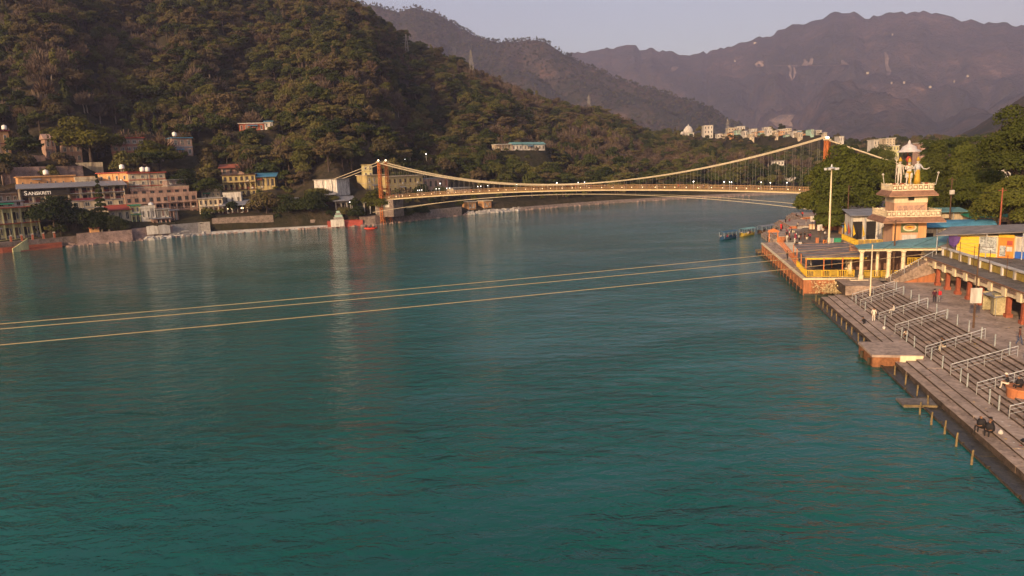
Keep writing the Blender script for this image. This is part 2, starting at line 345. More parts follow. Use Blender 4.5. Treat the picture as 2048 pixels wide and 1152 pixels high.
# --- haze: a closed box of thin air round everything
m, N, L = nt('thin_haze'); N.remove(N['Principled BSDF']); pv = N.new('ShaderNodeVolumePrincipled')
pv.inputs['Density'].default_value = 1.2e-4; pv.inputs['Color'].default_value = (0.68, 0.68, 0.98, 1); pv.inputs['Anisotropy'].default_value = 0.2
L.new(pv.outputs[0], N['Material Output'].inputs['Volume'])
tag(MB().box(-7000, 7500, -2500, 8500, -400, 1750).build('haze', m), 'thin evening haze veiling the far mountains', 'haze', kind='stuff')
# ================================================================== FAR BANK: houses (built before the trees, so that the trees keep clear of them)
CLEAR = []; FRONT = []
def polar_at(px, py, t):
    """plan point t metres behind the far water's edge in the direction of px"""
    d = ray(px, py); a = math.degrees(math.atan2(d[0], d[1])); r = float(interp(a, BA, BR)) + t
    return r * math.sin(math.radians(a)), r * math.cos(math.radians(a))
def fz_at(px, py, Y): return float(gy(px, py, Y)[2])
M = dict(
    cream=mat('cream_plaster', (0.52, 0.44, 0.31), 0.85, 0.22, 0.5, 0.1, streak=True, grime=(0.17, 0.125, 0.09), gamt=.8),
    yellow=mat('yellow_plaster', (0.46, 0.37, 0.16), 0.85, 0.2, 0.5, streak=True, grime=(0.2, 0.145, 0.07), gamt=.8),
    pink=mat('pink_plaster', (0.40, 0.26, 0.20), 0.85, 0.2, 0.5, streak=True, grime=(0.16, 0.10, 0.08), gamt=.8),
    orange=mat('orange_plaster', (0.55, 0.30, 0.13), 0.85, 0.2, 0.5, streak=True, grime=(0.25, 0.13, 0.07)),
    white=mat('white_paint', (0.56, 0.53, 0.48), 0.75, 0.16, 0.6, streak=True, grime=(0.24, 0.21, 0.18), gamt=.8),
    grey=mat('grey_concrete', (0.27, 0.25, 0.23), 0.9, 0.3, 0.7, 0.3, 5.0, streak=True),
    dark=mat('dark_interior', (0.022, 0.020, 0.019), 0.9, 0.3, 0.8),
    redroof=mat('red_painted_edge', (0.33, 0.06, 0.04), 0.7, 0.25, 0.8),
    maroon=mat('maroon_paint', (0.17, 0.025, 0.04), 0.7, 0.25, 0.8),
    tin=mat('weathered_tin', (0.25, 0.25, 0.27), 0.55, 0.3, 0.9, 0.2, 8, metal=0.3),
    blue=mat('blue_sheet', (0.06, 0.20, 0.33), 0.55, 0.25, 0.6),
    teal=mat('teal_sheet', (0.13, 0.27, 0.27), 0.55, 0.3, 0.5),
    green=mat('green_tarp', (0.03, 0.25, 0.14), 0.6, 0.25, 0.8),
    stone=mat('rubble_stone', (0.20, 0.155, 0.13), 0.95, 0.45, 0.9, 0.6, 3.0),
    stonepink=mat('pinkish_stone', (0.27, 0.19, 0.165), 0.95, 0.4, 0.6, 0.5, 2.5),
    glass=mat('window_glass', (0.03, 0.035, 0.04), 0.15, 0.2, 0.6, spec=0.6),
    wood=mat('brown_wood', (0.10, 0.055, 0.032), 0.8, 0.3, 1.5),
    steel=mat('galvanised_steel', (0.46, 0.47, 0.47), 0.45, 0.2, 2.0, metal=0.5),
    brick=mat('red_brown_paint', (0.30, 0.085, 0.045), 0.8, 0.25, 0.7),
    palestone=mat('pale_rock', (0.38, 0.355, 0.325), 0.95, 0.35, 0.6, 0.6, 2.0),
    mint=mat('mint_paint', (0.30, 0.46, 0.38), 0.8, 0.2, 0.6),
    lemon=mat('pale_yellow_plaster', (0.58, 0.53, 0.26), 0.85, 0.2, 0.5, streak=True, grime=(0.22, 0.19, 0.11), gamt=.8),
    brown_c=mat('brown_canvas', (0.16, 0.10, 0.07), 0.85, 0.3), black=mat('black_metal', (0.02, 0.02, 0.02), 0.6, 0.2),
    tankw=mat('white_plastic', (0.7, 0.68, 0.64), 0.5, 0.1),
    lamp=emit('warm_bulb', (1.0, 0.72, 0.38), 4.0), lampw=emit('white_lamp', (1.0, 0.93, 0.85), 4.0), glow=emit('lit_room', (1.0, 0.62, 0.25), 1.2))
_wm = {}
def win_mesh(w, h, fm, pm=None):
    k = (round(w, 2), round(h, 2), fm, pm)
    if k not in _wm:
        b = MB(); f = min(0.12, w * .12)
        for x in (-w / 2, w / 2): b.box(x - f / 2, x + f / 2, -0.10, 0.04, -f / 2, h + f / 2)
        b.box(-w / 2 + f / 2, w / 2 - f / 2, -0.10, 0.04, h - f / 2, h + f / 2); b.box(-w / 2 - f, w / 2 + f, -0.18, 0.04, -f, -f / 2)
        b.box(-f / 3, f / 3, -0.07, 0.03, 0, h - f / 2)
        _wm[k] = (b.mesh('window', M[fm]), MB().box(-w / 2, w / 2, -0.02, 0.05, 0, h).mesh('pane', M[pm or 'glass']))
    return _wm[k]
def window(wm, parent, loc):
    o = link('window', wm[0], parent, loc); link('pane', wm[1], o); return o
def house(name, label, A, B, top, base, depth=9, st=2, bays=4, wall='cream', roof='flat', trim='redroof', ver=(), wfm='white', win=(0.42, 0.5), down=7, cat='building', colm=None, par=0.0, rail=None, over=0.45, clear=True, dark=(), skip=(), front=8, lean=None):
    (pa, ta), (pb, tb) = A, B; pm = (pa + pb) / 2; pym = (top + base) / 2
    xa, ya = polar_at(pa, pym, ta); xb, yb = polar_at(pb, pym, tb)
    z0 = fz_at(pm, base, (ya + yb) / 2); z1 = fz_at(pm, top, (ya + yb) / 2); h = z1 - z0; w = math.hypot(xb - xa, yb - ya); rot = math.atan2(yb - ya, xb - xa)
    t = thing(name, label, cat, (xa, ya, z0), rot)
    hs = h / st; wl_ = MB(); rd = 1.7
    for k in range(st):
        y0 = rd if k in ver else 0
        wl_.box(0, w, y0, depth, k * hs - (down if k == 0 else 0), (k + 1) * hs - (0.004 if k < st - 1 else 0))
        if k == 0 and k in ver: wl_.box(0, w, 0, rd - .002, -down, 0)
    wl_.build('wall', M[wall], t)
    for k in range(1, st):                                     # floor slabs
        MB().box(-0.12, w + 0.12, -0.2 if k not in ver and k - 1 not in ver else -0.35, depth + .05, k * hs - 0.14, k * hs + 0.12).build('floor_slab', M[trim], t)
    if roof == 'flat': MB().box(-over, w + over, -over - .25, depth + over, h - 0.05, h + 0.3).build('roof', M[trim], t)
    elif roof == 'parapet':
        p = MB().box(-.15, w + .15, -.15, .12, h - 0.1, h + .9); p.box(-.15, .12, .12, depth, h - 0.1, h + .9); p.box(w - .12, w + .15, .12, depth, h - .1, h + .9); p.box(.12, w - .12, .12, depth, h - .02, h + .12); p.build('roof', M[wall], t)
        MB().box(-.25, w + .25, -.25, .2, h + .9, h + 1.05).build('coping', M[trim], t)
    elif roof == 'shed': MB().hexa([(-1, -1.6, h - .35), (w + 1, -1.6, h - .35), (w + 1, depth + .4, h + 1.3), (-1, depth + .4, h + 1.3), (-1, -1.6, h - .2), (w + 1, -1.6, h - .2), (w + 1, depth + .4, h + 1.45), (-1, depth + .4, h + 1.45)]).build('roof', M[trim], t)
    elif roof == 'gable':
        MB().add([(-.5, -.7, h), (w + .5, -.7, h), (w + .5, depth + .7, h), (-.5, depth + .7, h), (-.5, depth / 2, h + depth * .32), (w + .5, depth / 2, h + depth * .32)], [(0, 1, 5, 4), (2, 3, 4, 5), (0, 4, 3), (1, 2, 5), (0, 3, 2, 1)]).build('roof', M[trim], t)
    bw = w / bays
    for k in range(st):
        if k in skip: continue
        ww, wh = bw * win[0], hs * win[1]
        for j in range(bays):
            x = (j + .5) * bw; y = rd if k in ver else 0
            if k in ver:
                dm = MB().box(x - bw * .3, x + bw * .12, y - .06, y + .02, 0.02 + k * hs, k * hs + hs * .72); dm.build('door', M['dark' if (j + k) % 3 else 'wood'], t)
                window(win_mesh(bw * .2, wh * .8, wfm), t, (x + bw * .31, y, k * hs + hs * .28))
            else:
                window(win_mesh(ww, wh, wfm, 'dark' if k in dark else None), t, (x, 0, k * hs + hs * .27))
        if k in ver:
            for j in range(bays + 1):
                x = min(max(j * bw, .18), w - .18); MB().box(x - .17, x + .17, -.1, .24, k * hs, (k + 1) * hs - .15).build('column', M[colm or wall], t)
            r_ = MB()
            for zz in (.35, .65, .95): r_.box(.3, w - .3, -.02, .03, k * hs + zz, k * hs + zz + .06)
            for x in np.arange(.5, w, .8): r_.box(x - .025, x + .025, -.015, .025, k * hs, k * hs + .95)
            r_.build('balustrade', M[rail or wfm], t)
    for k in range(random.randint(1, 3)): x = random.uniform(.3, w - .3); MB().box(x - .06, x + .06, -.16, -.03, -1, h - .3).build('downpipe', M[random.choice(('grey', 'tin', 'brick'))], t)
    for k in range(random.randint(0, 3)): x = random.uniform(.6, w - .8); zz = hs * random.randint(0, st - 1) + hs * .12; MB().box(x, x + .8, -.42, -.03, zz, zz + .55).build('air_conditioner', M['white'], t)
    if random.random() < .5 and w > 6: x = random.uniform(0, w * .4); x1 = x + random.uniform(2.5, 5); zz = hs * .82; MB().hexa([(x, -1.5, zz - .5), (x1, -1.5, zz - .5), (x1, -.03, zz), (x, -.03, zz), (x, -1.5, zz - .44), (x1, -1.5, zz - .44), (x1, -.03, zz + .06), (x, -.03, zz + .06)]).build('awning', M[random.choice(('tin', 'blue', 'redroof', 'brown_c', 'green'))], t)
    if clear:
        ex, ey = math.cos(rot), math.sin(rot); nx, ny = -ey, ex
        for q in np.arange(0, w + 1, 6): CLEAR.append((xa + ex * q + nx * depth / 2, ya + ey * q + ny * depth / 2, depth / 2 + 2)); FRONT.append((xa + ex * q - nx * front, ya + ey * q - ny * front, front + 1)); PADS.append((xa + ex * q - nx, ya + ey * q - ny, 9, z0 - .3)); PADS.append((xa + ex * q + nx * depth, ya + ey * q + ny * depth, 7, z0 + h * .45))
    return t, w, h
def tank(px, py, t, label, r=0.9, h=1.7, m='tankw'):
    x, y = polar_at(px, py, t); z = fz_at(px, py, y)
    o = thing('water_tank', label, 'water tank', (x, y, z)); MB().lathe([(r, 0), (r * 1.03, h * .3), (r, h * .32), (r * 1.03, h * .6), (r, h * .62), (r, h * .85), (r * .5, h)], n=10).build('drum', M[m], o, True); MB().lathe([(r * .3, h), (r * .3, h + .15)], n=8).build('lid', M[m], o)
    s = MB()
    for a in (0, 1.57, 3.14, 4.71): s.box(r * .6 * math.cos(a) - .06, r * .6 * math.cos(a) + .06, r * .6 * math.sin(a) - .06, r * .6 * math.sin(a) + .06, -1.2, 0)
    s.build('stand', M['grey'], o)
# --- foot of the slope
house('veranda_house', 'two storey pale yellow house with open verandas at the left edge', (-30, 7), (80, 9), 416, 478, 9, 2, 6, 'lemon', 'flat', 'brick', (0, 1), 'white', colm='lemon', rail='white')
house('rooftop_room', 'white broken-walled room on the roof of the yellow veranda house', (-25, 12), (46, 13), 404, 415, 4, 1, 4, 'white', 'flat', 'tin', (), down=.3, clear=False, win=(.45, .62), dark=(0,))
HT, hw, hh = house('riverside_hotel', 'long hotel with grey metal roof and white lettering on its dark front', (42, 24), (252, 20), 372, 432, 12, 4, 9, 'cream', 'shed', 'tin', (2, 3), 'white', rail='maroon', colm='cream', skip=(0,))
MB().box(hw * .5, hw * .76, -.32, -.13, hh * .48, hh * .58).build('painted_band', M['maroon'], HT)
MB().box(-.5, 0.0, -.5, 11, -3, hh - .6).build('end_wall', M['cream'], HT); MB().box(-.58, -.505, .4, 2.4, hh * .3, hh * .72).build('end_window', M['teal'], HT)
sg = thing('hotel_sign', 'dark fascia sign with white capital letters on the grey roofed hotel', 'sign', HT.location, HT.rotation_euler[2])
MB().box(.4, hw * .46, -.62, -.45, hh * .745, hh * .95).build('board', M['dark'], sg)
def text(s, size, x, y, z, m, parent, rotx=math.pi / 2, bold=0.012, name='lettering'):
    c = bpy.data.curves.new('t', 'FONT'); c.body = s; c.size = size; c.extrude = 0.02; c.offset = bold; o = bpy.data.objects.new('t', c); COL.objects.link(o)
    bpy.context.view_layer.update(); me = bpy.data.meshes.new_from_object(o.evaluated_get(bpy.context.evaluated_depsgraph_get())); bpy.data.objects.remove(o)
    me.materials.clear(); me.materials.append(m); r = link(name, me, parent, (x, y, z)); r.rotation_euler = (rotx, 0, 0); return r
WL = mat('white_letters', (0.8, 0.79, 0.76), 0.6, 0.05)
text('S', 2.1, 1.2, -.66, hh * .765, WL, sg, name='letter', bold=.03); text('ANSKRITI', 1.6, 2.35, -.66, hh * .765, WL, sg, bold=.03)
house('roof_block', 'low orange and pink block with a row of tiny windows behind the hotel', (36, 38), (150, 36), 353, 372, 8, 1, 7, 'orange', 'flat', 'orange', win=(.16, .2), dark=(0,), down=4)
house('red_roofed_lodge_wing', 'wing of the red roofed lodge, sunset light painted orange into its walls', (197, 40), (258, 30), 346, 382, 9, 2, 4, 'orange', 'flat', 'redroof', win=(.25, .4))  # low sun on this facade is put into the orange wall colour
house('red_roofed_lodge', 'three storey cream lodge with a red roof edge above the terraced building', (258, 29), (332, 29), 346, 384, 10, 3, 4, 'cream', 'flat', 'redroof', win=(.3, .42))
house('terraced_building', 'long pink terraced building with arcades and balustrades right of the hotel', (252, 18), (396, 15), 391, 434, 10, 3, 10, 'pink', 'parapet', 'pink', (1,), 'wood', win=(.45, .5), dark=(0,), colm='pink', rail='pink')
house('terrace_top_floor', 'set back pink top floor with a green awning over its terrace', (262, 21.5), (378, 20), 379, 390, 6, 1, 7, 'pink', 'parapet', 'cream', (), 'wood', down=.2, clear=False, win=(.45, .55))
house('green_draped_shed', 'small shed hung with bright green tarpaulin beside the dark riverside trees', (262, 10), (281, 10), 411, 446, 5, 2, 2, 'lemon', 'flat', 'green', (0,), rail='green')
house('white_riverside_house', 'small white house with two dark windows above the pale rubble', (282, 10), (311, 10), 416, 440, 6, 1, 3, 'white', 'parapet', 'cream', win=(.3, .5), dark=(0,))
house('grey_riverside_house', 'small grey house with three narrow windows right of the white one', (313, 10), (338, 9), 419, 437, 6, 1, 3, 'grey', 'flat', 'grey', win=(.3, .55))
house('lower_stalls', 'row of open fronted stalls below the grey house', (305, 7), (341, 6.5), 437, 450, 4, 1, 4, 'pink', 'flat', 'tin', (0,), rail='teal')
house('red_awning_shop', 'low shop under a long red awning behind the dark trees', (219, 11), (262, 11), 418, 446, 5, 1, 3, 'cream', 'shed', 'redroof', (), dark=(0,))
house('cream_cottage', 'cream cottage with brown windows left of the open restaurant', (398, 12), (446, 12), 397, 428, 7, 2, 5, 'cream', 'flat', 'grey', (0,), 'wood', rail='wood')
house('white_upper_house', 'small white house standing above the restaurant roof', (447, 17), (483, 17), 389, 412, 6, 1, 3, 'white', 'parapet', 'grey', win=(.35, .5), dark=(0,))
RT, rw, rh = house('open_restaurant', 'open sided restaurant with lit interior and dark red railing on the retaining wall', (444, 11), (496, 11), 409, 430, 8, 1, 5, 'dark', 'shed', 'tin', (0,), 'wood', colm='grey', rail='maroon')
for k, x in enumerate((.2, .36, .75, .8, .97)): MB().ball((rw * x, .9, rh * .62), .28).build('bulb', M['lamp'], RT)
YH, yw, yh = house('yellow_guest_house', 'two storey yellow guest house with long balcony on the wooded slope', (446, 34), (512, 34), 350, 394, 9, 3, 6, 'yellow', 'flat', 'wood', (1,), 'wood', rail='redroof', colm='yellow')
house('yellow_annex', 'low yellow annex with bright sheet roof beside the guest house', (512, 36), (550, 36), 352, 378, 7, 1, 4, 'yellow', 'shed', 'blue', (), 'wood')
house('slope_cottage', 'small cream cottage above the cream riverside cottage', (402, 26), (440, 26), 372, 394, 7, 2, 4, 'cream', 'flat', 'grey', win=(.35, .4))
house('shop_row', 'low dark shop row between the terraced building and the stair', (340, 9), (356, 9), 421, 440, 5, 1, 2, 'pink', 'flat', 'tin', (0,), rail='grey')
house('lodge_annex', 'pale annex with a curved parapet left of the red roofed lodge', (152, 34), (196, 34), 358, 384, 7, 2, 5, 'cream', 'parapet', 'orange', win=(.35, .4))
house('back_house', 'grey house tucked behind the white broken rooftop room', (-20, 30), (38, 30), 388, 410, 8, 1, 4, 'stonepink', 'flat', 'stone', dark=(0,))
house('shore_hut', 'tin roofed hut between trees on the shore', (560, 14), (592, 14), 404, 420, 5, 1, 3, 'grey', 'shed', 'tin', dark=(0,))
house('shore_tea_stall', 'small brown stall left of the anchor block', (648, 15), (668, 15), 388, 402, 5, 1, 2, 'wood', 'shed', 'tin', (0,))
house('terrace_house', 'plain plastered house above the pink terraced building', (335, 24), (372, 24), 360, 380, 7, 2, 3, 'stonepink', 'flat', 'grey', win=(.35, .4))
house('hillside_cabin', 'brown hillside cabin above the yellow guest house', (442, 50), (495, 50), 334, 350, 6, 1, 4, 'pink', 'shed', 'brick', dark=(0,), front=4)
# --- up the slope, half hidden by trees
house('slope_house', 'ochre house with a flat dark roof at the very left of the slope', (-30, 75), (20, 75), 262, 312, 10, 2, 3, 'orange', 'flat', 'maroon', win=(.3, .4), front=5)
house('slope_shrine_house', 'narrow pink house with a tall lit gable among dark trees', (92, 70), (112, 70), 278, 318, 7, 2, 2, 'pink', 'gable', 'pink', front=5)
house('stepped_house', 'stepped brown pink house above the garden wall', (124, 66), (164, 66), 290, 325, 9, 2, 3, 'pink', 'parapet', 'pink', front=6)
house('pink_hostel', 'four storey pink hostel glimpsed between the tall trees', (226, 66), (290, 66), 276, 332, 9, 4, 5, 'pink', 'flat', 'redroof', win=(.6, .42), front=9)
house('blue_roofed_house', 'pink house with a small blue roof beside the hostel', (346, 66), (385, 66), 276, 312, 8, 2, 3, 'pink', 'flat', 'blue', front=7)
house('red_forest_house', 'low red and white house alone in the forest', (478, 98), (528, 98), 247, 263, 7, 1, 5, 'brick', 'flat', 'white', dark=(0,), front=3)
house('pale_forest_house', 'small pale house next to the red forest house', (529, 98), (546, 98), 243, 258, 6, 1, 2, 'white', 'flat', 'blue', front=6)
# --- around the bridge head
house('bridgehead_house', 'yellow three storey house directly behind the left bridge tower', (734, 34), (772, 34), 350, 382, 9, 2, 4, 'yellow', 'flat', 'cream', win=(.3, .4))
house('bridgehead_tower_room', 'small yellow stair block on top of the slope left of the bridge tower', (727, 44), (745, 44), 330, 356, 6, 2, 2, 'lemon', 'flat', 'yellow', dark=(0, 1))
house('bridgehead_shops', 'yellow row of shops with a magenta awning right of the bridge tower', (774, 30), (846, 30), 352, 386, 8, 2, 7, 'yellow', 'flat', 'cream', (), 'wood', win=(.3, .4))
house('grey_bridgehead_house', 'grey pink house behind the bridge cables', (846, 38), (896, 38), 357, 378, 8, 1, 5, 'pink', 'flat', 'tin', (), 'wood')
house('long_low_house', 'long low cream house with many windows behind the bridge deck', (906, 28), (941, 28), 376, 388, 7, 1, 8, 'cream', 'flat', 'grey', dark=(0,))
house('tea_house', 'grey roofed tea house with lit room near the red river wall', (671, 10), (705, 10), 400, 424, 6, 1, 3, 'grey', 'shed', 'tin', (0,), 'wood', rail='grey')
house('hill_pavilion', 'pale pavilion with three teal roofs high in the forest', (992, 105), (1022, 105), 289, 302, 6, 1, 5, 'cream', 'flat', 'white', (0,), rail='cream', front=14)
for k, (a, b) in enumerate(((1024, 1045), (1047, 1067), (1069, 1090))): house('teal_roofed_tent', ('leftmost', 'middle', 'rightmost')[k] + ' teal roofed tent of the hill pavilion', (a, 105), (b, 105), 289, 301, 5, 1, 3, 'white', 'gable', 'teal', (), dark=(0,), cat='tent', front=14)
house('river_kiosk', 'left one of two cream river kiosks with twin dark openings', (936, 5), (952, 5), 404, 418, 5, 1, 2, 'orange', 'flat', 'cream', win=(.25, .45), dark=(0,), cat='kiosk')
house('river_kiosk', 'right one of two cream river kiosks with twin dark openings', (967, 5), (983, 5), 402, 415, 5, 1, 2, 'orange', 'flat', 'cream', win=(.25, .45), dark=(0,), cat='kiosk')
# --- the white town on the ridge in the bend of the river
def town(label, a, b, top, base, wall='white', st=2, bays=3, r=0, trim='white', depth=10, **k): 
    A_ = math.degrees(math.atan2(*ray((a + b) / 2, base)[:2])); db_ = float(interp(A_, BA, BR)); R_ = float(interp(A_, LRX, LRY)) * .93 + r - db_
    return house('town_house', label, (a, R_), (b, R_), top, base, depth, st, bays, wall, 'flat', trim, dark=tuple(range(st)), front=6, over=.3, **k)
T, tw, th_ = town('white domed temple at the left end of the town on the ridge', 1371, 1388, 266, 276, 'white', 1, 3)
MB().lathe([(tw * .55, th_ + .3), (tw * .58, th_ + 1.5), (tw * .5, th_ + 4), (tw * .3, th_ + 6.2), (tw * .08, th_ + 7.2), (.15, th_ + 9)], tw / 2, 5, 14).build('dome', M['white'], T, True)
MB().lathe([(tw * .22, th_ - 1), (tw * .22, th_), (tw * .12, th_ + 1.5), (.1, th_ + 2)], -tw * .25, 4, 10).build('small_dome', M['white'], T, True)
for lab, a, b, t_, bs, wl_, st in (('tall white house with an overhanging top storey right of the temple', 1408, 1426, 251, 277, 'white', 3), ('cream house under the mast on the ridge', 1456, 1474, 256, 268, 'cream', 2), ('rust coloured house at the edge of the town', 1457, 1468, 268, 277, 'brick', 1), ('white block at the top of the crowded houses', 1475, 1490, 253, 268, 'white', 2),
        ('mint green house draped in netting in the middle of the town', 1478, 1502, 266, 279, 'mint', 2), ('small white house beside the green one', 1502, 1514, 258, 276, 'white', 2), ('orange low house on the ridge', 1517, 1530, 262, 272, 'orange', 1), ('white square tower room above the orange house', 1528, 1542, 255, 270, 'white', 2), ('cream low house between the white ones', 1541, 1554, 262, 272, 'cream', 1),
        ('large white four storey house in the town', 1555, 1570, 259, 276, 'white', 3), ('white stepped house beside the large one', 1570, 1583, 257, 276, 'cream', 4), ('blue grey house with a white roof', 1588, 1603, 262, 274, 'blue', 1), ('long white house right of the town', 1622, 1643, 261, 270, 'white', 1), ('white lower house above the bridge cable', 1612, 1629, 272, 290, 'white', 2),
        ('white house peeping out beside the right bridge tower', 1678, 1688, 273, 284, 'white', 1)):
    town(lab, a, b, t_, bs, wl_, st, r=random.uniform(-25, 10))
for k in range(18):
    a = 1436 + k * 12.4 + random.uniform(-3, 3); b = a + random.uniform(6, 11); t_ = random.uniform(258, 270); town('small %s town house, %s of the eighteen little houses counted from the left' % (('white', 'cream', 'ochre', 'green')[k % 4], 'first second third fourth fifth sixth seventh eighth ninth tenth eleventh twelfth thirteenth fourteenth fifteenth sixteenth seventeenth last'.split()[k]), a, b, t_, t_ + random.uniform(7, 13), ('white', 'cream', 'orange', 'mint')[k % 4], random.choice((1, 2)), 2, r=random.uniform(-70, -25), trim=random.choice(('white', 'tin', 'grey')))
house('slope_villa', 'white villa below the ridge, left of the right bridge tower', (1548, 120), (1568, 120), 322, 340, 8, 2, 3, 'white', 'flat', 'grey', dark=(0, 1), front=16)
house('river_villa', 'white stacked terrace house low above the bend of the river', (1578, 60), (1603, 60), 350, 368, 8, 3, 4, 'white', 'flat', 'tin', dark=(0, 1), front=14)
# water tanks on roofs
for a in ((92, 349, 40, 'white water tank on the low block behind the hotel'), (244, 338, 34, 'silver water tank above the red roofed lodge'), (285, 343, 33, 'left one of two white water tanks on the lodge roof'), (295, 343, 33, 'right one of two white water tanks on the lodge roof'), (9, 259, 79, 'white water tank on the ochre house'), (302, 414, 13, 'white water tank on the small white house'), (349, 272, 70, 'white water tank on the blue roofed house')): tank(*a)
# ================================================================== SUSPENSION FOOTBRIDGE
M['cable'] = mat('cream_cable_sheath', (0.46, 0.39, 0.27), 0.6, 0.12, 2.0); M['towerpaint'] = mat('orange_tower_paint', (0.46, 0.14, 0.035), 0.6, 0.25, 0.7); M['deckpaint'] = mat('ochre_deck_paint', (0.40, 0.30, 0.13), 0.7, 0.25, 1.0); M['railred'] = mat('rust_red_rail', (0.34, 0.20, 0.095), 0.7, 0.3, 1.0)
BL = np.array([-49.7, 284.5]); BRt = np.array([91.0, 202.0]); ax = (BRt - BL); SPAN = float(np.linalg.norm(ax)); ax = ax / SPAN; ROTB = math.atan2(ax[1], ax[0])
BRG = thing('suspension_footbridge', 'long suspension footbridge with orange towers and lamp lit deck over the river', 'bridge', (BL[0], BL[1], 0), ROTB)
def deck_z(x): t = 2 * x / SPAN - 1; return 10.0 + 2.3 * (1 - t * t)
def main_z(x): t = 2 * x / SPAN - 1 + 0.03; return 13.9 + 11.0 * t * t
for s in (-1, 1):
    for x0 in (0.0, SPAN):
        for q in (-1, 1): pass
        tw = MB(); y = s * 2.2; a = .62; b = .42; zt = 24.6
        for (dx, dy) in ((-1, -1), (1, -1), (1, 1), (-1, 1)): tw.bar((x0 + dx * a, y + dy * a, -1), (x0 + dx * b, y + dy * b, zt), .26)
        n = 16
        for k in range(n):
            z0 = 1 + (zt - 1) * k / n; z1 = 1 + (zt - 1) * (k + 1) / n; r0 = a + (b - a) * z0 / zt; r1 = a + (b - a) * z1 / zt
            for f in range(4):
                c = [(-1, -1), (1, -1), (1, 1), (-1, 1)]; p, q = c[f], c[(f + 1) % 4]
                tw.bar((x0 + p[0] * r0, y + p[1] * r0, z0), (x0 + q[0] * r1, y + q[1] * r1, z1), .12); tw.bar((x0 + p[0] * r1, y + p[1] * r1, z1), (x0 + q[0] * r1, y + q[1] * r1, z1), .14)
        tw.build('tower_leg', M['towerpaint'], BRG)
        MB().box(x0 - .8, x0 + .8, y - .7, y + .7, zt, zt + .35).build('saddle', M['cable'], BRG)
        MB().ball((x0, y - .2, zt + .75), .3).build('tower_lamp', M['lamp'], BRG)
for x0 in (0, SPAN):
    for z in (23.2, 14.0): MB().bar((x0, -1.8, z), (x0, 1.8, z), .45, .6).build('cross_beam', M['towerpaint'], BRG)
xs = np.linspace(0, SPAN, 61)
for s in (-1, 1):
    for o in (-.16, .16):
        MB().tube([(x, s * 2.2 + o, main_z(x) + (0.0 if o < 0 else .22)) for x in xs], .095, 5).build('main_cable', M['cable'], BRG)
        MB().tube([(0, s * 2.2 + o, 24.75), (-27, s * 2.5 + o, 18.0)], .13, 5).build('backstay', M['cable'], BRG); MB().tube([(SPAN, s * 2.2 + o, 24.75), (SPAN + 26, s * 2.5 + o, 14.0)], .13, 5).build('backstay', M['cable'], BRG)
    MB().tube([(x, s * (2.4 + 5.5 * (2 * x / SPAN - 1) ** 2), 5.2 + 5.5 * (1 - (2 * x / SPAN - 1) ** 2)) for x in xs], .08, 5).build('wind_cable', M['cable'], BRG)
HM = {}
nh = 74
for s in (-1, 1):
    for k in range(1, nh):
        x = SPAN * k / nh; z0 = deck_z(x); z1 = main_z(x)
        if z1 - z0 < .4: continue
        o = link('hanger', HM.setdefault('h', MB().box(-.018, .018, -.018, .018, 0, 1).mesh('hanger', M['grey'])), BRG, (x, s * 2.2 - s * .2, z0)); o.scale = (1, 1, z1 - z0)
seg = 40
for k in range(seg):
    x0, x1 = SPAN * k / seg, SPAN * (k + 1) / seg; za, zb = deck_z(x0), deck_z(x1)
    MB().hexa([(x0, -1.5, za - .5), (x1, -1.5, zb - .5), (x1, 1.5, zb - .5), (x0, 1.5, za - .5), (x0, -1.5, za - .1), (x1, -1.5, zb - .1), (x1, 1.5, zb - .1), (x0, 1.5, za - .1)]).build('deck_panel', M['deckpaint'], BRG)
    for s in (-1, 1):
        r = MB()
        for h in (.25, .6, 1.25): r.bar((x0, s * 1.42, za + h), (x1, s * 1.42, zb + h), .05, .07)
        for j in range(9):
            q = (j + .5) / 9; x = x0 + (x1 - x0) * q; z = za + (zb - za) * q; r.bar((x, s * 1.42, z - .1), (x, s * 1.42, z + 1.3), .06)
        r.build('railing', M['railred'], BRG)
    MB().bar((x0, -1.62, za - .45), (x1, -1.62, zb - .45), .12, .22).build('edge_beam', M['cable'], BRG)
for k in range(44):
    x = 3 + k * (SPAN - 6) / 43 + random.uniform(-.6, .6)
    MB().ball((x, -1.5, deck_z(x) + .55), .09, 6).build('deck_light', M['lamp'], BRG)
for px_ in (835, 840, 848, 868, 874, 898, 904, 960, 966, 972, 1031, 1037, 1111, 1117, 1160, 1166, 1385, 1389, 1446, 1450, 1461, 1465, 1520, 1542, 1572):
    d = ray(px_, 380); t_ = (BL[0] * d[1] - BL[1] * d[0]) / (ax[1] * d[0] - ax[0] * d[1]); s = random.choice((-1, 1)); x = t_
    p = MB().tube([(x, s * 1.4, deck_z(x)), (x, s * 1.4, deck_z(x) + 2.1)], .05, 5); p.build('lamp_post', M['steel'], BRG); MB().ball((x, s * 1.4, deck_z(x) + 2.3), .13).build('lamp_globe', M['lampw'], BRG)
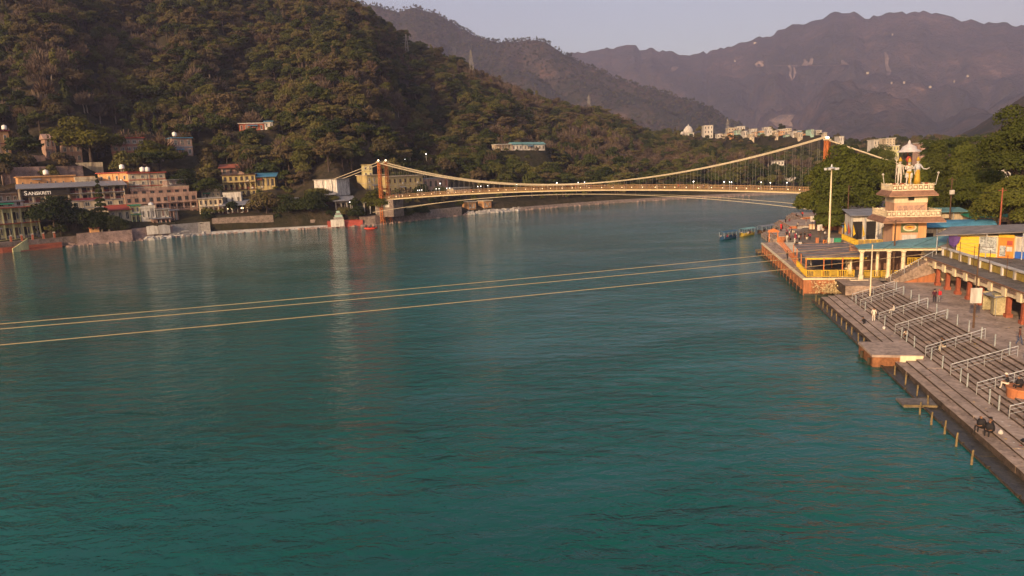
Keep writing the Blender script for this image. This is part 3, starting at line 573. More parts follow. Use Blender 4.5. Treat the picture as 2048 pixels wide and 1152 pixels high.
# approach on the left bank and the anchorage block
ab = thing('anchor_block', 'streaked white concrete block holding the left bridge cables', 'anchorage', (BL[0] - 27 * ax[0], BL[1] - 27 * ax[1], 11.2), ROTB)
M['streaked'] = mat('streaked_white_concrete', (0.58, 0.55, 0.50), 0.9, 0.5, 1.6, 0.2, 4, streak=True, grime=(0.12, 0.10, 0.09), gamt=.9)
for k in range(5): MB().box(-8 + k * 2.6, -8 + k * 2.6 + 2.45, -3.5 - (k % 2) * .25, 4, .6, 7.2).build('block_segment', M['streaked'], ab)
MB().box(-8.3, 5.3, -3.9, 4.3, 7.2, 7.5).build('cap', M['grey'], ab); MB().box(-7.5, 4.5, -2.5, 3, -9, .6).build('footing', M['grey'], ab)
lp = thing('bridge_landing', 'concrete landing with people at the left end of the footbridge', 'landing', (BL[0], BL[1], 0), ROTB)
MB().box(-3, 6, -2.4, 4, 3, 9.85).build('abutment', M['stone'], lp); MB().box(0, 4, -2.48, -2.403, 6.8, 8.8).build('white_panel', M['white'], lp)
CLEAR.append((BL[0] - 12 * ax[0], BL[1] - 12 * ax[1], 22)); CLEAR.append((BL[0] - 30 * ax[0], BL[1] - 30 * ax[1], 14)); CLEAR.append((BL[0] + 6, BL[1] + 8, 14)); PADS.append((BL[0] - 27 * ax[0], BL[1] - 27 * ax[1], 10, 10.5)); PADS.append((BL[0] - 8 * ax[0], BL[1] - 8 * ax[1] + 4, 12, 8.5)); FRONT.append((BL[0] - 22 * ax[0], BL[1] - 22 * ax[1], 16))
lr = thing('bridge_landing', 'concrete landing behind trees at the right end of the footbridge', 'landing', (BRt[0], BRt[1], 0), ROTB); MB().box(-2, 12, -2.5, 2.5, 1, 9.85).build('abutment', M['grey'], lr)
# --- wooded hill on the far bank (after the houses, whose ground it follows)
polar_mesh('wooded_hillside', hill_z, -125, 60, 420, r_hill, M_HILL)
# ================================================================== TREES
BARK = mat('tree_bark', (0.075, 0.055, 0.042), 0.95, 0.4, 1.2)
PALEBARK = mat('pale_bark', (0.22, 0.18, 0.14), 0.95, 0.3, 1.2)
GREENS = [(0.029, 0.038, 0.013), (0.050, 0.062, 0.019), (0.085, 0.088, 0.026), (0.12, 0.108, 0.036), (0.11, 0.080, 0.045), (0.072, 0.062, 0.031)]
LF_HILL = leafmat('hill_leaves', GREENS, 1.0)
LF_BARE = leafmat('dry_twigs', [(0.055, 0.040, 0.030), (0.10, 0.075, 0.055), (0.13, 0.095, 0.070), (0.085, 0.055, 0.035)], 1.0, 0.1)
LF_DARK = leafmat('dark_leaves', [(0.018, 0.027, 0.010), (0.034, 0.044, 0.015), (0.058, 0.064, 0.020)], 0.6)
LF_NEAR = leafmat('broad_leaves', [(0.040, 0.056, 0.012), (0.090, 0.105, 0.022), (0.15, 0.14, 0.03)], 0.3, 0.3, 0.5)
LF_YEL = leafmat('yellow_green_leaves', [(0.045, 0.055, 0.012), (0.085, 0.085, 0.018), (0.12, 0.105, 0.025)], 0.5, 0.3, 0.5)
def unit(n):
    v = rng.normal(size=(n, 3)); return v / np.linalg.norm(v, axis=1, keepdims=True)
def crown_lobes(h, rad, nl, base=0.35, form='broad'):
    L_ = []
    for k in range(nl):
        t = (k + 0.5) / nl
        if form == 'broad':
            a = k * 2.4 + rng.uniform(-.5, .5); rr = rad * 0.66 * math.sqrt(rng.uniform(0.05, 1)); z = h * (base + (0.92 - base) * (1 - (rr / rad) ** 1.5) * rng.uniform(0.55, 1.0))
            L_.append((rr * math.cos(a), rr * math.sin(a), z, rad * rng.uniform(0.30, 0.48), rad * rng.uniform(0.22, 0.34)))
        elif form == 'tall':
            a = k * 2.4; z = h * (base + (0.95 - base) * t); rr = rad * 0.4 * (1 - 0.6 * t) * rng.uniform(0.3, 1)
            L_.append((rr * math.cos(a), rr * math.sin(a), z, rad * rng.uniform(0.40, 0.6) * (1.1 - 0.5 * t), h * 0.11))
        elif form == 'flat':
            a = k * 2.4; rr = rad * 0.8 * math.sqrt(rng.uniform(0.02, 1)); z = h * rng.uniform(0.62, 0.92)
            L_.append((rr * math.cos(a), rr * math.sin(a), z, rad * rng.uniform(0.25, 0.42), rad * 0.13))
    return L_
def crown_quads(lobes, n, size, fill=0.25, droop=0.0):
    w = np.array([l[3] ** 2 for l in lobes]); cnt = np.maximum((w / w.sum() * n).astype(int), 4); C = []; Nn = []
    for l, c in zip(lobes, cnt):
        d = unit(c); d[:, 2] = np.where(d[:, 2] < -0.35, -d[:, 2], d[:, 2])
        k = np.where(rng.random(c) < fill, rng.uniform(0.35, 0.8, c), rng.uniform(0.82, 1.12, c))[:, None]
        C.append(np.array(l[:3]) + d * k * np.array([l[3], l[3], l[4]]))
        nn = d * np.array([1, 1, l[3] / max(l[4], .1)]) ; nn /= np.linalg.norm(nn, axis=1, keepdims=True)
        nn = nn + unit(c) * 0.75; Nn.append(nn / np.linalg.norm(nn, axis=1, keepdims=True))
    C = np.concatenate(C); Nn = np.concatenate(Nn)
    return quads(C, Nn, size * rng.uniform(0.6, 1.35, len(C)))
def trunk_mb(h, r0, lobes, nb=5, lean=0.0, n=6):
    m = MB(); top = Vector((lean * h, 0, h * 0.55)); k = [Vector((0, 0, -0.8)), Vector((rng.uniform(-.1, .1) * r0 * 4, 0, h * 0.2)), Vector((lean * h * .5, rng.uniform(-1, 1) * r0, h * 0.4)), top]
    m.tube(k, [r0 * 1.25, r0, r0 * 0.8, r0 * 0.55], n)
    for l in sorted(lobes, key=lambda l: -l[3])[:nb]:
        s = k[1].lerp(top, rng.uniform(0.3, 1.0)); e = Vector(l[:3]); mid = s.lerp(e, 0.5) + Vector((0, 0, -0.05 * h * rng.uniform(0, 1)))
        m.tube([s, mid, e], [r0 * 0.42, r0 * 0.28, r0 * 0.1], 4, cap=False)
    return m
def conifer(h, rad, n, size):
    C = []; Nn = []
    t = rng.random(n) ** 0.8; a = rng.uniform(0, 2 * math.pi, n); lay = np.round(t * 11) / 11
    r = rad * (1.03 - lay) * np.sqrt(rng.uniform(0.15, 1, n)); z = h * (0.1 + 0.9 * lay) - r * 0.25 + rng.uniform(-.3, .3, n)
    C = np.stack([r * np.cos(a), r * np.sin(a), z], 1); Nn = np.stack([np.cos(a) * .6, np.sin(a) * .6, np.full(n, .8)], 1) + unit(n) * 0.5
    return quads(C, Nn / np.linalg.norm(Nn, axis=1, keepdims=True), size * rng.uniform(.6, 1.3, n))
def bare_quads(h, rad, n):
    d = unit(n); d[:, 2] = np.abs(d[:, 2]); k = rng.uniform(0.3, 1, n)[:, None]
    C = np.array([0, 0, h * 0.42]) + d * k * np.array([rad, rad, h * 0.56]); 
    v, f = [], []
    up = d + np.array([0, 0, 0.6]); up /= np.linalg.norm(up, axis=1, keepdims=True); sd = np.cross(up, unit(n)); sd /= np.linalg.norm(sd, axis=1, keepdims=True)
    s = rng.uniform(0.9, 2.0, n)[:, None]; w = 0.10 * s
    V = np.stack([C - up * s * .5 - sd * w, C - up * s * .4 + sd * w, C + up * s * .6 + sd * w * .8, C + up * s * .5 - sd * w * .8], 1).reshape(-1, 3)
    return V, np.arange(4 * n).reshape(n, 4)
# prototypes: (crown mesh, trunk mesh, joined mesh, height)
PROTO = []
def proto(form, h, rad, nl, n, size, leaf, bark=BARK, base=0.3):
    if form == 'conifer': v, f = conifer(h, rad, n, size); lobes = []
    elif form == 'bare':
        v, f = bare_quads(h, rad, n); lobes = [(rad * .7 * math.cos(a), rad * .7 * math.sin(a), h * rng.uniform(.6, .95), 1, 1) for a in np.arange(0, 6.2, 0.8)]
    else: lobes = crown_lobes(h, rad, nl, base, form); v, f = crown_quads(lobes, n, size)
    tm = trunk_mb(h, h * 0.022 + 0.08, lobes, 8 if form == 'bare' else 4, rng.uniform(-.05, .05)) if form != 'conifer' else MB().tube([(0, 0, -.8), (0, 0, h * .5), (0, 0, h * .96)], [h * .02 + .05, h * .014, .04], 6)
    cm = npmesh('crown', v, f, leaf); tme = tm.mesh('trunk', bark)
    i = len(PROTO); PROTO.append((cm, tme, h)); return i
P_B = [proto('broad', h, r, nl, 950, 0.95, LF_HILL, base=b) for h, r, nl, b in ((9, 5, 9, .3), (11, 6, 12, .3), (8, 4.6, 8, .22), (12, 5.4, 11, .35), (7, 4.2, 8, .15))]
P_T = [proto('tall', h, r, 7, 760, 0.9, LF_HILL, base=.25) for h, r in ((13, 3.4), (11, 3.0))]
P_F = [proto('flat', 11, 6.5, 12, 900, 0.92, LF_HILL)]
P_D = [proto('broad', h, r, 10, 850, 0.92, LF_DARK, base=.2) for h, r in ((9, 5), (11, 5.5))]
P_R = [proto('bare', h, r, 0, 420, 1, LF_BARE, PALEBARK) for h, r in ((10, 4.4), (8.5, 4.8))]
P_S = [proto('broad', 3.2, 2.4, 5, 180, 0.9, LF_HILL, base=.1)]
# joined prototypes for the mass of the forest
FC = bpy.data.collections.new('forest_prototypes')
for i, (cm, tm, h) in enumerate(PROTO):
    a = np.empty(len(cm.vertices) * 3, np.float32); cm.vertices.foreach_get('co', a); mb = MB()
    mb.v = [tuple(p) for p in a.reshape(-1, 3).tolist()]; mb.f = [tuple(range(4 * k, 4 * k + 4)) for k in range(len(mb.v) // 4)]; mb.m = [0] * len(mb.f)
    mb.add([tuple(v.co) for v in tm.vertices], [tuple(p.vertices) for p in tm.polygons], 1)
    o = bpy.data.objects.new('p%02d' % i, mb.mesh('p%02d' % i, [cm.materials[0], tm.materials[0]])); FC.objects.link(o)
def scatter(name, P, R_, S, I, label, cat):
    me = bpy.data.meshes.new(name); me.vertices.add(len(P)); me.vertices.foreach_set('co', np.asarray(P, np.float32).ravel())
    for an, ty, dat, key in (('rz', 'FLOAT_VECTOR', R_, 'vector'), ('sc', 'FLOAT_VECTOR', S, 'vector'), ('ix', 'INT', I, 'value')):
        at_ = me.attributes.new(an, ty, 'POINT'); at_.data.foreach_set(key, np.asarray(dat, np.int32 if ty == 'INT' else np.float32).ravel())
    o = tag(link(name, me), label, cat, kind='stuff')
    g = bpy.data.node_groups.new(name, 'GeometryNodeTree')
    g.interface.new_socket('Geometry', in_out='INPUT', socket_type='NodeSocketGeometry'); g.interface.new_socket('Geometry', in_out='OUTPUT', socket_type='NodeSocketGeometry')
    n = g.nodes; l = g.links; gi = n.new('NodeGroupInput'); go = n.new('NodeGroupOutput'); ip = n.new('GeometryNodeInstanceOnPoints'); ci = n.new('GeometryNodeCollectionInfo')
    ci.inputs[0].default_value = FC; ci.inputs[1].default_value = True; ci.inputs[2].default_value = True; ip.inputs['Pick Instance'].default_value = True
    def na(nm, ty):
        x = n.new('GeometryNodeInputNamedAttribute'); x.data_type = ty; x.inputs[0].default_value = nm; return x
    er = n.new('FunctionNodeEulerToRotation'); l.new(na('rz', 'FLOAT_VECTOR').outputs[0], er.inputs[0]); l.new(er.outputs[0], ip.inputs['Rotation'])
    l.new(na('sc', 'FLOAT_VECTOR').outputs[0], ip.inputs['Scale']); l.new(na('ix', 'INT').outputs[0], ip.inputs['Instance Index'])
    l.new(ci.outputs[0], ip.inputs['Instance']); l.new(gi.outputs[0], ip.inputs['Points']); l.new(ip.outputs[0], go.inputs[0])
    md = o.modifiers.new('scatter', 'NODES'); md.node_group = g; return o
def proj(P):
    d = np.asarray(P, float) - cC; w = d @ cF; return 1024 + FPX * (d @ cR) / w, 576 - FPX * (d @ cU) / w
NT = 13500
ta = rng.uniform(-44, 40, NT); db = interp(ta, BA, BR); dr = interp(ta, LRX, LRY)
tr = np.sqrt(rng.uniform((db + 12) ** 2, (dr * 1.06) ** 2)); tx = tr * np.sin(np.radians(ta)); ty = tr * np.cos(np.radians(ta)); tz = hill_z(tx, ty)
inl = tr - db
keep = np.ones(NT, bool)
CLEAR = globals().get('CLEAR', [])
for (cx, cy, ra) in CLEAR: keep &= (tx - cx) ** 2 + (ty - cy) ** 2 > ra * ra
low = np.zeros(NT, bool)
for (cx, cy, ra) in FRONT: low |= (tx - cx) ** 2 + (ty - cy) ** 2 < ra * ra
kn = fbm(tx * 0.012, ty * 0.012, 3) + rng.normal(0, .45, NT)
ix = np.empty(NT, int)
for i in range(NT):
    k = kn[i] + (0.25 if inl[i] > 120 else -0.15)
    L_ = P_D if k < -0.75 else (P_B + P_F) if k < 0.35 else (P_B + P_T) if k < 0.75 else P_R
    if rng.random() < 0.10: L_ = P_S
    ix[i] = L_[rng.integers(len(L_))]
sc_ = rng.uniform(0.55, 1.25, NT) * np.where(ta > 10, 0.8, 1.0)
ix[low] = rng.choice(P_S, low.sum()); sc_[low] = rng.uniform(.5, 1.0, low.sum())
px, py = proj(np.stack([tx, ty, tz + 4], 1))
infr = (px > -10) & (px < 2058) & (py > -5) & (py < 470)
size = np.where(infr & keep, sc_ / tr * np.array([PROTO[i][2] for i in ix]), 0)
near_ids = np.argsort(-size)[:230]
isnear = np.zeros(NT, bool); isnear[near_ids] = True
sel = keep & ~isnear
rz = np.zeros((NT, 3)); rz[:, 2] = rng.uniform(0, 6.28, NT); s3 = np.stack([sc_, sc_, sc_ * rng.uniform(.85, 1.15, NT)], 1)
# trees of the nearer ridge
NM = 6000; ma = rng.uniform(-14, 22, NM); mr = interp(ma, [-40, 0, 25], [3100, 2800, 2200]) * (1.0 - rng.random(NM) ** 1.6 * 0.35); mx_ = mr * np.sin(np.radians(ma)); my = mr * np.cos(np.radians(ma))
mz = mid_z(mx_, my); mi_ = rng.choice(P_B + P_T + P_D, NM); ms = rng.uniform(.6, 1.15, NM)
Pm = np.stack([mx_, my, mz - .5], 1); Rm = np.zeros((NM, 3)); Rm[:, 2] = rng.uniform(0, 6, NM)
scatter('hillside_forest', np.stack([tx, ty, tz - .3], 1)[sel], rz[sel], s3[sel], ix[sel], 'dense mixed forest covering the dark hillside across the river', 'forest')
scatter('ridge_forest', Pm, Rm, np.stack([ms, ms, ms], 1), mi_, 'distant trees bristling along the hazy nearer ridge', 'forest')
KINDS = {}
for l, nm, lb in ((P_B, 'broadleaf_tree', 'olive green broadleaf tree among many on the wooded hillside'), (P_T, 'tall_tree', 'narrow upright tree standing among others on the wooded hillside'), (P_F, 'flat_topped_tree', 'flat topped spreading tree among others on the wooded hillside'),
                  (P_D, 'dark_tree', 'very dark green rounded tree among others on the wooded hillside'), (P_R, 'bare_tree', 'leafless grey brown tree among others on the wooded hillside'), (P_S, 'shrub', 'low green shrub between trees on the wooded hillside')):
    for i in l: KINDS[i] = (nm, lb)
def plant(i, p, s, rot, name, label, group=None, cat='tree', leaf=None, sz=None):
    cm, tm, h = PROTO[i]
    t = thing(name, label, cat, p, rot, group); t.scale = (s, s, sz or s)
    c = link('crown', cm, t); link('trunk', tm, t)
    if leaf is not None: c.material_slots[0].link = 'OBJECT'; c.material_slots[0].material = leaf
    return t
for i in near_ids:
    nm, lb = KINDS[ix[i]]
    plant(ix[i], (tx[i], ty[i], tz[i] - .3), sc_[i], rz[i, 2], nm, lb, 'trees on the wooded hillside', cat='shrub' if nm == 'shrub' else 'tree')
# ================================================================== NEAR BANK: steps, pavilion, arcade, tower
def R(name, label, cat, u, v, z, group=None, rot=0.0): return thing(name, label, cat, W(u, v, z), -AZR + rot, group)
def zpix(u, v, py):
    p = W(u, v, 8); px_, _ = proj(p); return float(gy(px_, py, p[1])[2])
M['paving'] = mat('worn_paving', (0.37, 0.285, 0.23), 0.9, 0.34, 0.45, 0.35, 5.0, grime=(0.13, 0.095, 0.075), gamt=.75); M['paving2'] = mat('worn_step_stone', (0.34, 0.255, 0.20), 0.92, 0.4, 0.6, 0.4, 4.0, grime=(0.11, 0.08, 0.06), gamt=.8)
M['wet'] = mat('wet_mossy_stone', (0.055, 0.045, 0.028), 0.5, 0.5, 1.5, 0.5, 5.0, spec=.5); M['orangewall'] = mat('orange_limewash', (0.42, 0.15, 0.06), 0.88, 0.3, 0.5, 0.2, 3, streak=True, grime=(0.15, 0.075, 0.04), gamt=.8); M['yelrail'] = mat('yellow_rail_paint', (0.62, 0.40, 0.03), 0.6, 0.2, 1.0)
M['orrail'] = mat('orange_rail_paint', (0.52, 0.17, 0.05), 0.65, 0.25, 1.0); M['creampaint'] = mat('cream_paint', (0.66, 0.56, 0.38), 0.75, 0.16, 0.7, streak=True, grime=(0.32, 0.24, 0.15)); M['jali'] = mat('carved_brown_panel', (0.28, 0.19, 0.15), 0.85, 0.5, 7.0, 0.8, 9.0)
M['slab'] = mat('dirty_concrete_slab', (0.17, 0.145, 0.125), 0.95, 0.45, 0.9, 0.4, 4.0); M['tarp'] = mat('dusty_grey_sheet', (0.21, 0.185, 0.17), 0.75, 0.35, 0.5, 0.25, 3.0); M['postblue'] = mat('blue_grey_post', (0.30, 0.33, 0.33), 0.6, 0.25, 2.0); M['rustpost'] = mat('yellow_rust_post', (0.20, 0.145, 0.065), 0.85, 0.4, 3.0)
M['banner'] = mat('blue_banner', (0.02, 0.10, 0.42), 0.6, 0.1); M['shopyel'] = mat('shop_yellow', (0.68, 0.44, 0.04), 0.6, 0.12); M['shoporg'] = mat('shop_orange', (0.60, 0.20, 0.03), 0.6, 0.15); M['poster'] = mat('poster_print', (0.42, 0.45, 0.45), 0.6, 0.6, 2.2); M['purple'] = mat('purple_cloth', (0.10, 0.05, 0.20), 0.8, 0.3)
M['brown'] = mat('terracotta_tile', (0.24, 0.13, 0.085), 0.85, 0.3, 0.9, .2, 6); M['pinkstone'] = mat('pink_sandstone', (0.50, 0.31, 0.20), 0.85, 0.22, 0.6, 0.2, 5, streak=True, grime=(0.28, 0.16, 0.11)); M['olive'] = mat('ochre_panel', (0.36, 0.26, 0.06), 0.8, 0.3, 0.8)
M['riser'] = mat('shaded_grimy_riser', (0.085, 0.06, 0.045), 0.95, 0.5, 1.2, 0.3, 5)  # stained risers, with the shade of the step faces painted in as well
M['dullorange'] = mat('dull_orange_wash', (0.27, 0.115, 0.05), 0.9, 0.4, 1.0)
# ---- steps and walkway
gs = link('riverside_steps', None, None, W(0, 0, 0), -AZR); tag(gs, kind='structure')
def strip(name, v0, v1, z0, z1, m, L_=7.1, u0=-78, u1=-4.2, jit=.02, gap=.03):
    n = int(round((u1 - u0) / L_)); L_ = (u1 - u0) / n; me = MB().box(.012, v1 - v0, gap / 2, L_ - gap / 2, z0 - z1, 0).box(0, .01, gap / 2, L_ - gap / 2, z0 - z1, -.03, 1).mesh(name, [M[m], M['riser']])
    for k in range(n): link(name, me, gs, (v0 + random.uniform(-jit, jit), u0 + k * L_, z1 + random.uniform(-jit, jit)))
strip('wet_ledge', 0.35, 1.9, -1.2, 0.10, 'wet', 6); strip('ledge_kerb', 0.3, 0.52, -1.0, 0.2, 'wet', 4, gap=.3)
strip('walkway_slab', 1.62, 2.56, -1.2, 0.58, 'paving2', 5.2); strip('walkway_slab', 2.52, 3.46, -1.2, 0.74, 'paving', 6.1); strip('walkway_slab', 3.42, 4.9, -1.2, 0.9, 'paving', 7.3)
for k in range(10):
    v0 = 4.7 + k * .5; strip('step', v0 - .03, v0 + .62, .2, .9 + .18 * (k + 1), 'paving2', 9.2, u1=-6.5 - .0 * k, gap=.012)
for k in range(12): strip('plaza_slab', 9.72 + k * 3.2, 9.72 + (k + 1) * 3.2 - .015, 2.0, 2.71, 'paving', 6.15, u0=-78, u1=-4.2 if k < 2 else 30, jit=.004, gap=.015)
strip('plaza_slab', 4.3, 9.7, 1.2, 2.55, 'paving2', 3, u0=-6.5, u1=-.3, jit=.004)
M['railsteel'] = mat('worn_rail_steel', (0.36, 0.34, 0.31), 0.5, 0.35, 3.0, metal=0.4)
# ---- handrails running down the steps
def handrail(u, label, ln=5.0, v0=4.55):
    t = R('handrail', label, 'railing', u, v0, .9, 'steel handrails down the steps'); st = 1.8 / 5.0
    zf = lambda x: max(0, (x - .1)) * st
    for x in (0, 1.3, 2.6, 3.9, 5.1): MB().box(x - .024, x + .024, -.024, .024, zf(x) - .05, zf(x) + 1.0).build('post', M['steel'], t)
    MB().tube([(0, 0, 1.0), (5.1, 0, zf(5.1) + 1.0)], .036, 6).build('top_rail', M['steel'], t)
    for o in (.38, .7): MB().tube([(0, 0, o), (5.1, 0, zf(5.1) + o)], .016, 5).build('lower_rail', M['steel'], t)
    t.rotation_euler[1] = random.gauss(0, .008); t.rotation_euler[2] += random.gauss(0, .02)
for u, lb in ((-9.2, 'farthest handrail on the steps, next to the orange platform'), (-13.3, 'second handrail on the steps from the orange platform'), (-21.6, 'handrail beside the standing man in white'), (-27.6, 'handrail just uphill of the crouching figure by the jetty'), (-37.0, 'handrail beside the seated couple behind the concrete jetty'), (-43.2, 'handrail right of the concrete jetty, ending near the man in brown'), (-48.6, 'handrail beside the seated people on the orange block'), (-54.2, 'nearest handrail at the right edge of the picture')): handrail(u, lb)
PM = {}
def post(u, v, z, h, m, name, label, group, r=.06):
    o = link(name, PM.setdefault((h, m, r), MB().lathe([(r, -.3), (r, h * .92), (r * 1.15, h * .94), (r * 1.1, h)], n=7).mesh(name, M[m])), None, W(u, v, z), random.uniform(0, 3)); o.rotation_euler[0] = random.gauss(0, .025); tag(o, label, 'post', group)
for k, u in enumerate(np.arange(-11.2, -62, -2.85)): post(u, 9.35, 2.70, 1.15, 'postblue', 'steel_post', 'blue grey steel post in the row along the top of the steps', 'posts along the top of the steps')
for u in (-11, -15.4, -19.4, -23.6, -29.6, -31.2, -33.6, -38.3, -41.1, -45.2, -46.6, -50.8, -52.4, -56.5): post(u, 4.62, .9, 1.2, 'postblue', 'steel_post', 'blue grey steel post in the row at the foot of the steps', 'posts at the foot of the steps')
for u in (-5.5, -7.6, -10.1, -12.6, -15.2, -17.9, -20.4, -22.7, -25.3, -28.1, -30.3, -40.9, -43.9, -46.9, -49.5): post(u, .72, .1, .95, 'rustpost', 'mooring_post', 'rusty yellow mooring post on the wet ledge at the water', 'mooring posts along the ledge', .07)
for (u, v), lb in zip(((-51.4, -.5), (-53.6, -.4), (-55.4, -.1), (-57.8, -.2), (-60.9, -.4)), ('stake standing at the corner of the sunken slab', 'second stake in the water from the sunken slab', 'middle one of five stakes standing in the water', 'stake in the water next to a white scrap', 'nearest stake standing alone in the water')):
    o = MB().tube([(0, 0, -1), (.03, .02, .5), (.06, 0, 1.05)], [.08, .075, .06], 7).build('mooring_stake', M['rustpost'], None, loc=W(u, v, 0)); tag(o, lb, 'stake', 'stakes in the water')
# ---- jetty and sunken slab
j = R('concrete_jetty', 'square concrete jetty with orange side jutting into the river', 'jetty', -38.0, -.5, 0); MB().box(0, 4.6, 0, 5.2, 1.0, 1.24).build('deck', M['paving'], j); MB().box(.08, 4.55, .08, 5.12, -1, .996).build('base', M['dullorange'], j); MB().box(2.5, 4.5, -.06, .075, .45, 1.2).build('white_patch', M['creampaint'], j)
for y in (.6, 3.2): MB().tube([(-.1, y, .1), (-.1, y, .75)], .16, 7).build('fender', M['wet'], j)
s = R('sunken_slab', 'small tilted slab awash beside the mossy ledge', 'slab', -49.8, -1.2, 0.02); MB().hexa([(0, 0, 0), (2.5, 0, .02), (2.7, 2.1, .02), (0, 2.0, -.04), (0, 0, .2), (2.5, 0, .24), (2.7, 2.1, .2), (0, 2.0, .14)]).build('slab', M['slab'], s); MB().bar((0, -.06, .18), (2.5, -.06, .22), .14).build('wooden_edge', M['rustpost'], s)
o = R('brick_planter', 'low round orange seat block on the steps with people', 'seat', -50.6, 6.9, 1.6); MB().lathe([(1.0, -.4), (1.02, .5), (1.1, .52), (1.1, .66)], n=14).build('block', M['orangewall'], o)
# ---- orange platform with the river pavilion
pf = R('orange_platform', 'orange washed platform wall rising from the river under the pavilion', 'platform', 0, 0, 0)
MB().box(.0, 8.2, 0, 47, -2, 2.35).build('wall', M['orangewall'], pf); MB().box(-.12, 8.3, -.12, 47.1, 2.354, 2.6).build('coping', M['creampaint'], pf)
for k in range(15): MB().box(-.2, -.003, 1.4 + k * 3.1, 1.65 + k * 3.1, -1, 2.0).build('buttress', M['dullorange'], pf)
MB().box(-.16, -.003, .2, 46.5, -1.2, .75).build('tide_band', M['wet'], pf); MB().box(.1, 8.1, -.1, -.003, -1.2, .28).build('tide_band', M['wet'], pf)
for k, (v0, v1) in enumerate(((.25, 1.0), (1.06, 1.8), (1.86, 2.6))): MB().box(v0, v1, .2, 46.8, 2.604, 2.66 + .04 * k).build('walk_slab', M['paving' if k % 2 else 'paving2'], pf)
MB().box(2.65, 8.1, .2, 30, 2.604, 2.72).build('floor', M['slab'], pf)
pv = R('river_pavilion', 'open river pavilion with flat grey roof and yellow slatted railing', 'pavilion', 0, 0, 2.72)
MB().hexa([(.3, 1.2, 2.75), (9.1, 1.2, 2.85), (10.2, 18.6, 2.75), (1.7, 18.6, 2.65), (.3, 1.2, 2.9), (9.1, 1.2, 3.0), (10.2, 18.6, 2.9), (1.7, 18.6, 2.8)]).build('roof', M['tarp'], pv)
for k in range(6): MB().hexa([(.3 + k * .2 + .1, 1.4 + k * 3.3, 2.96), (9.2 + k * .15, 1.4 + k * 3.3, 3.05), (9.2 + k * .15, 1.5 + k * 3.3, 3.05), (.4 + k * .2, 1.5 + k * 3.3, 2.96), (.4 + k * .2, 1.4 + k * 3.3, 3.02), (9.2 + k * .15, 1.4 + k * 3.3, 3.1), (9.2 + k * .15, 1.5 + k * 3.3, 3.1), (.4 + k * .2, 1.5 + k * 3.3, 3.02)]).build('roof_batten', M['brown'], pv)
MB().box(.4, 8.9, 1.3, 1.45, 2.5, 2.75).build('eave_beam', M['yelrail'], pv)
for x, y in ((.5, .4), (3.0, .4), (5.6, .4), (.8, 6), (1.2, 12), (1.7, 18), (5, 18), (8.4, 18), (6, 9)): MB().box(x - .07, x + .07, y + .9 - .07, y + .9 + .07, 0, 2.7).build('post', M['orrail'], pv)
for x, y in ((7.2, 3.2), (7.5, 5.4), (7.8, 8)): MB().lathe([(.28, 0), (.3, .3), (.2, .36), (.2, 2.3), (.3, 2.4), (.3, 2.6)], x, y, 10).build('column', M['creampaint'], pv)
def slat_panel(parent, x0, x1, y, kind, m='yelrail', h=1.05, z=0.0, along='x'):
    def bx(a0, a1, z0, z1, w=.025):
        b = MB()
        if along == 'x': b.box(a0, a1, y - w, y + w, z + z0, z + z1)
        else: b.box(y - w, y + w, a0, a1, z + z0, z + z1)
        return b.build('slat', M[m], parent)
    bx(x0, x1, h - .08, h, .04); bx(x0, x1, .05, .12, .04); bx(x0, x0 + .08, .12, h - .08, .04); bx(x1 - .08, x1, .12, h - .08, .04)
    if kind == 'v':
        n = max(int((x1 - x0) / .22), 2)
        for k in range(1, n): a = x0 + (x1 - x0) * k / n; bx(a - .035, a + .035, .12, h - .08)
    else:
        for k in range(1, 5): zz = .12 + (h - .2) * k / 5; bx(x0 + .08, x1 - .08, zz - .04, zz + .04)
for k, x in enumerate(np.arange(.4, 7.0, 1.12)): slat_panel(pv, x, x + 1.05, .3, 'vh'[k % 2])
for k in range(4): slat_panel(pv, .6 + k * 2.6, .6 + k * 2.6 + 2.5, .45 + .14 * k, 'v', along='y', h=1.1)
fr = R('orange_railing', 'long orange railing along the river side of the platform', 'railing', 0, 0, 2.7)
for k in range(20):
    y0 = 11 + k * 1.8; x0 = 1.0 + (y0 - 11) * .06; MB().box(x0 - .05, x0 + .05, y0 - .05, y0 + .05, 0, 1.5).build('post', M['orrail'], fr)
    if k < 19:
        for zz in (.5, 1.0, 1.4): MB().bar((x0, y0, zz), (x0 + .108, y0 + 1.8, zz), .06).build('rail', M['orrail'], fr)
hb = R('dry_creeper', 'pale dried creeper and garlands hanging over the orange wall', 'plant', -1.2, 4.5, .6)
n = 1500; C_ = np.stack([rng.normal(0, 1.5, n), rng.normal(-.1, .45, n), np.abs(rng.normal(.6, .6, n))], 1); v_, f_ = quads(C_, unit(n), rng.uniform(.08, .3, n)) if 'unit' in globals() else (None, None)
link('dry_leaves', npmesh('dry_leaves', v_, f_, mat('dry_straw', (0.62, 0.48, 0.26), .9, .3)), hb); tag(hb.children[0], kind='stuff')
for k in range(7): MB().tube([(k * .5 - 1.5, 0, -.2), (k * .5 - 1.6 + random.uniform(-.3, .3), .1, .6), (k * .5 - 1.5 + random.uniform(-.6, .6), .1, 1.3)], [.03, .02, .01], 4).build('stem', M['wood'], hb)
